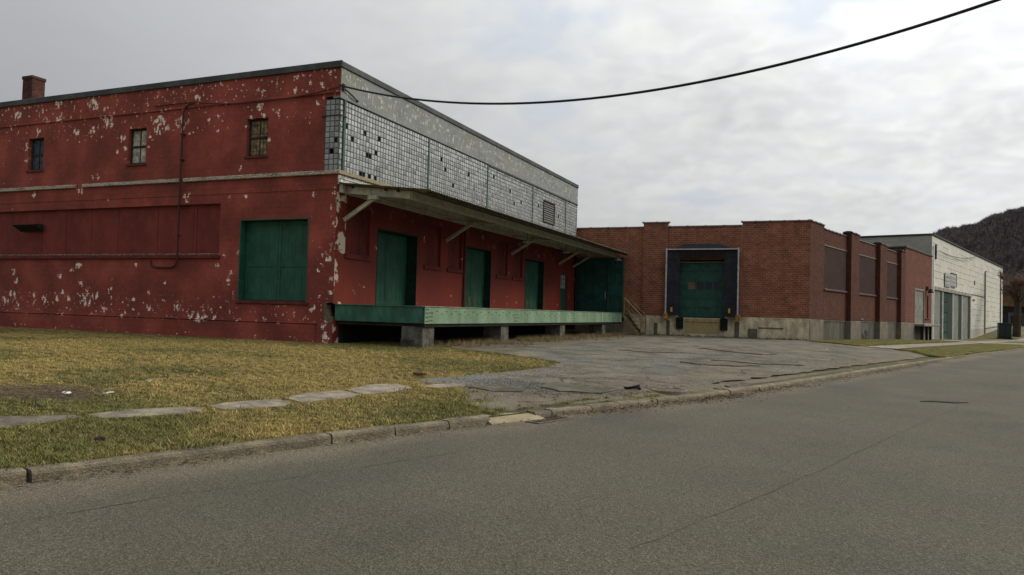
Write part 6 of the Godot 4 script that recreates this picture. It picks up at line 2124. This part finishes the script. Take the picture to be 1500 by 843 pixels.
func make_growth() -> void:
	var bm := mat("blade", Color.WHITE, 0.0, 0.0, 1, 1, 0.8, 0, true)
	bm.metallic_specular = 0.2
	bm.backlight_enabled = true
	bm.backlight = Color(0.35, 0.35, 0.3)
	var tufts := []
	for v in 1:
		var m := MB.new()
		for i in 15:
			var a := rng.randf() * TAU
			var p := Vector3(rng.randfn(0, 0.035), 0, rng.randfn(0, 0.035))
			var h := rng.randf_range(0.022, 0.05)
			var lean := Vector3(cos(a), 0, sin(a)) * rng.randf_range(0.01, 0.055)
			var s := Vector3(-sin(a), 0, cos(a)) * rng.randf_range(0.0022, 0.0042)
			var k := rng.randf_range(0.75, 1.2)
			m.col = Color(k, k, k * 0.95)
			for q in [[p - s, p + s, p + lean * 0.4 + Vector3.UP * h * 0.65 + s * 0.7], [p - s, p + lean * 0.4 + Vector3.UP * h * 0.65 + s * 0.7, p + lean * 0.4 + Vector3.UP * h * 0.65 - s * 0.7], [p + lean * 0.4 + Vector3.UP * h * 0.65 - s * 0.7, p + lean * 0.4 + Vector3.UP * h * 0.65 + s * 0.7, p + lean + Vector3.UP * h]]:
				m.tri(q[0], q[1], q[2])
		tufts.append(m.mesh(bm))
	var where := []
	var cols := []
	var lot_in := lot_poly
	for i in 340000:
		var z := rng.randf_range(-27.0, -1.5)
		var d := rng.randf_range(0.17, 36.0) if i > 60000 else rng.randf_range(0.17, 3.6)
		var x: float = kx(z) - d / 0.955
		if x > -3.0 or (z < ZL + 0.05 and x < XF + 0.05): continue
		var dist := Vector2(x, z).length()
		if dist > 15.0 and rng.randf() > 0.62: continue
		if z > -1.2 - (-x - 6.0) * 0.36: continue                     # beyond the picture's left edge
		var q := Vector2(x, z)
		if Geometry2D.is_point_in_polygon(q, lot_in):             # the edge of the grass is ragged
			if Geometry2D.is_point_in_polygon(q - Vector2(0.4, -0.1), lot_in) and rng.randf() > 0.012: continue
			if rng.randf() > 0.3 + nz.mid.get_noise_2d(x * 2.0, z * 2.0): continue
		if in_any(q, slab_polys): continue
		var mx := lawn_mix(x, z)
		if rng.randf() < mx.z * 0.85: continue
		var k := rng.randf_range(0.75, 1.3)
		var c := Color(0.15, 0.15, 0.052) if rng.randf() < mx.x else Color(0.355, 0.275, 0.105)
		if rng.randf() < 0.12: c = Color(0.2, 0.15, 0.085)
		var s := rng.randf_range(0.55, 1.0)
		if rng.randf() < 0.03 + 0.1 * smoothstep(0.1, 0.4, nz.mid.get_noise_2d(x * 1.4 + 8.0, z * 1.4)): s *= rng.randf_range(1.3, 1.9)
		where.append(Transform3D(Basis(Vector3.UP, rng.randf() * TAU).scaled(Vector3(s * rng.randf_range(0.9, 1.6), s * (1.15 if d < 3.0 else 0.9) * rng.randf_range(0.75, 1.2), s * rng.randf_range(0.9, 1.6))), Vector3(x, ground(x, z) - 0.025, z)))
		cols.append(Color(c.r * k, c.g * k, c.b * k))
	many("grass", tufts[0], where, cols, "short dormant grass, straw and green, on the lawn and verge", "grass")
	# far strip and island of grass by the pavement
	where = []
	cols = []
	for i in 42000:
		var z := rng.randf_range(-72.0, -38.0)
		var d := rng.randf_range(0.2, 10.4)
		var x: float = kx(z) - d / 0.955
		var q := Vector2(x, z)
		if Geometry2D.is_point_in_polygon(q, lot_in) or (d > 3.0 + 0.0 and d < 5.2 + 0.02 * (-z - 38.0)) : continue
		if (q - Vector2(-1.4, ZB)).dot(Vector2(0.961, 0.277)) < 0.4: continue
		var k := rng.randf_range(0.7, 1.3)
		var c := Color(0.13, 0.14, 0.045) if rng.randf() < 0.6 else Color(0.3, 0.24, 0.1)
		where.append(Transform3D(Basis(Vector3.UP, rng.randf() * TAU).scaled(Vector3(3.2, 1.6, 3.2)), Vector3(x, ground(x, z) - 0.008, z)))
		cols.append(Color(c.r * k, c.g * k, c.b * k))
	many("grass", tufts[0], where, cols, "grass strip and island beside the pavement and brick wall", "grass")
	# dry weeds along the dock
	var wm := MB.new()
	for i in 22:
		var a := rng.randf() * TAU
		var p := Vector3(rng.randfn(0, 0.05), 0, rng.randfn(0, 0.05))
		var h := rng.randf_range(0.08, 0.34)
		var l := Vector3(cos(a), 0, sin(a)) * h * rng.randf_range(0.1, 0.9)
		var s := Vector3(-sin(a), 0, cos(a)) * 0.006
		var k := rng.randf_range(0.7, 1.2)
		m_col(wm, k)
		wm.tri(p - s, p + s, p + l + Vector3.UP * h)
	var weed := wm.mesh(bm)
	where = []
	cols = []
	for i in 1500:
		var z := rng.randf_range(-48.0, -23.2)
		var x := -12.6 + rng.randfn(0, 0.45) + (1.6 * rng.randf() * rng.randf() if rng.randf() < 0.4 else 0.0)
		if nz.mid.get_noise_2d(z * 0.55, 77.0) < rng.randf_range(-0.25, 0.3): continue
		var s := rng.randf_range(0.35, 1.0)
		where.append(Transform3D(Basis(Vector3.UP, rng.randf() * TAU).scaled(Vector3(s, s, s)), Vector3(x, lot_y(x, z) - 0.01, z)))
		var k := rng.randf_range(0.7, 1.25)
		cols.append(Color(0.24 * k, 0.18 * k, 0.095 * k) if rng.randf() < 0.8 else Color(0.14 * k, 0.14 * k, 0.06 * k))
	for i in 260:
		var s_ := rng.randf_range(0.2, 3.0)
		var x := rng.randf_range(-11.0, -1.5)
		where.append(Transform3D(Basis(Vector3.UP, rng.randf() * TAU).scaled(Vector3.ONE * rng.randf_range(0.3, 0.7)), Vector3(x, lot_y(x, ZB + 0.25) - 0.01, ZB + rng.randf_range(0.1, 0.5))))
		cols.append(Color(0.12, 0.13, 0.05))
	many("dry_weeds", weed, where, cols, "dry brown weeds along the foot of the dock and brick wall", "weeds")
	# fallen leaves in the gutter
	var lf := MB.new()
	lf.face([Vector3(-0.5, 0, 0), Vector3(0, 0.12, 0.3), Vector3(0.5, 0.05, 0.0)], Vector3.UP)
	lf.face([Vector3(-0.5, 0, 0), Vector3(0.5, 0.05, 0.0), Vector3(0, 0.18, -0.3)], Vector3.UP)
	where = []
	cols = []
	for i in 3600:
		var z := rng.randf_range(-36.0, -10.9)
		var d := -absf(rng.randfn(0.0, 0.26)) - 0.02
		if i > 1800: z = -15.5 + rng.randfn(0, 2.3)
		if i > 3100:
			z = rng.randf_range(-13.0, -3.0); d = -absf(rng.randfn(0, 0.12)) - 0.02
		if nz.mid.get_noise_2d(z * 0.9, 13.0) < rng.randf_range(-0.5, 0.35): continue
		var x: float = kx(z) - d / 0.955
		var s := rng.randf_range(0.025, 0.065)
		where.append(Transform3D((Basis(Vector3.UP, rng.randf() * TAU) * Basis(Vector3.RIGHT, rng.randf_range(-0.6, 0.6))).scaled(Vector3(s, s, s)), Vector3(x, road_y(z) + 0.012 + rng.randf() * 0.02, z)))
		var k := rng.randf_range(0.5, 1.3)
		cols.append(Color(0.13 * k, 0.085 * k, 0.052 * k))
	for i in 420:
		var z := rng.randf_range(-20.0, -3.0)
		var d := rng.randf_range(0.2, 8.0)
		var x: float = kx(z) - d / 0.955
		var s := rng.randf_range(0.02, 0.045)
		where.append(Transform3D((Basis(Vector3.UP, rng.randf() * TAU) * Basis(Vector3.RIGHT, rng.randf_range(-0.6, 0.6))).scaled(Vector3(s, s, s)), Vector3(x, ground(x, z) + 0.025, z)))
		var k := rng.randf_range(0.6, 1.5)
		cols.append(Color(0.15 * k, 0.1 * k, 0.06 * k))
	many("fallen_leaves", lf.mesh(bm), where, cols, "brown fallen leaves lying along the gutter", "leaves")
	# straw on the bare patch
	where = []
	cols = []
	var st := MB.new()
	st.box(Transform3D(), Vector3(-0.5, -0.02, -0.02), Vector3(0.5, 0.02, 0.02))
	for i in 2200:
		var q := Vector2(-10.75 + rng.randfn(0, 0.6), -7.75 + rng.randfn(0, 0.38))
		var s := rng.randf_range(0.05, 0.16)
		where.append(Transform3D((Basis(Vector3.UP, rng.randf() * TAU) * Basis(Vector3.BACK, rng.randf_range(-0.25, 0.25))).scaled(Vector3(s, s * 0.6, s * 0.6)), Vector3(q.x, ground(q.x, q.y) + rng.randf_range(0.0, 0.03), q.y)))
		var k := rng.randf_range(0.55, 1.5)
		cols.append(Color(0.19 * k, 0.145 * k, 0.1 * k))
	many("straw", st.mesh(bm), where, cols, "patch of dead straw and wood chips on the lawn", "straw")

func m_col(m: MB, k: float) -> void: m.col = Color(k, k, k)
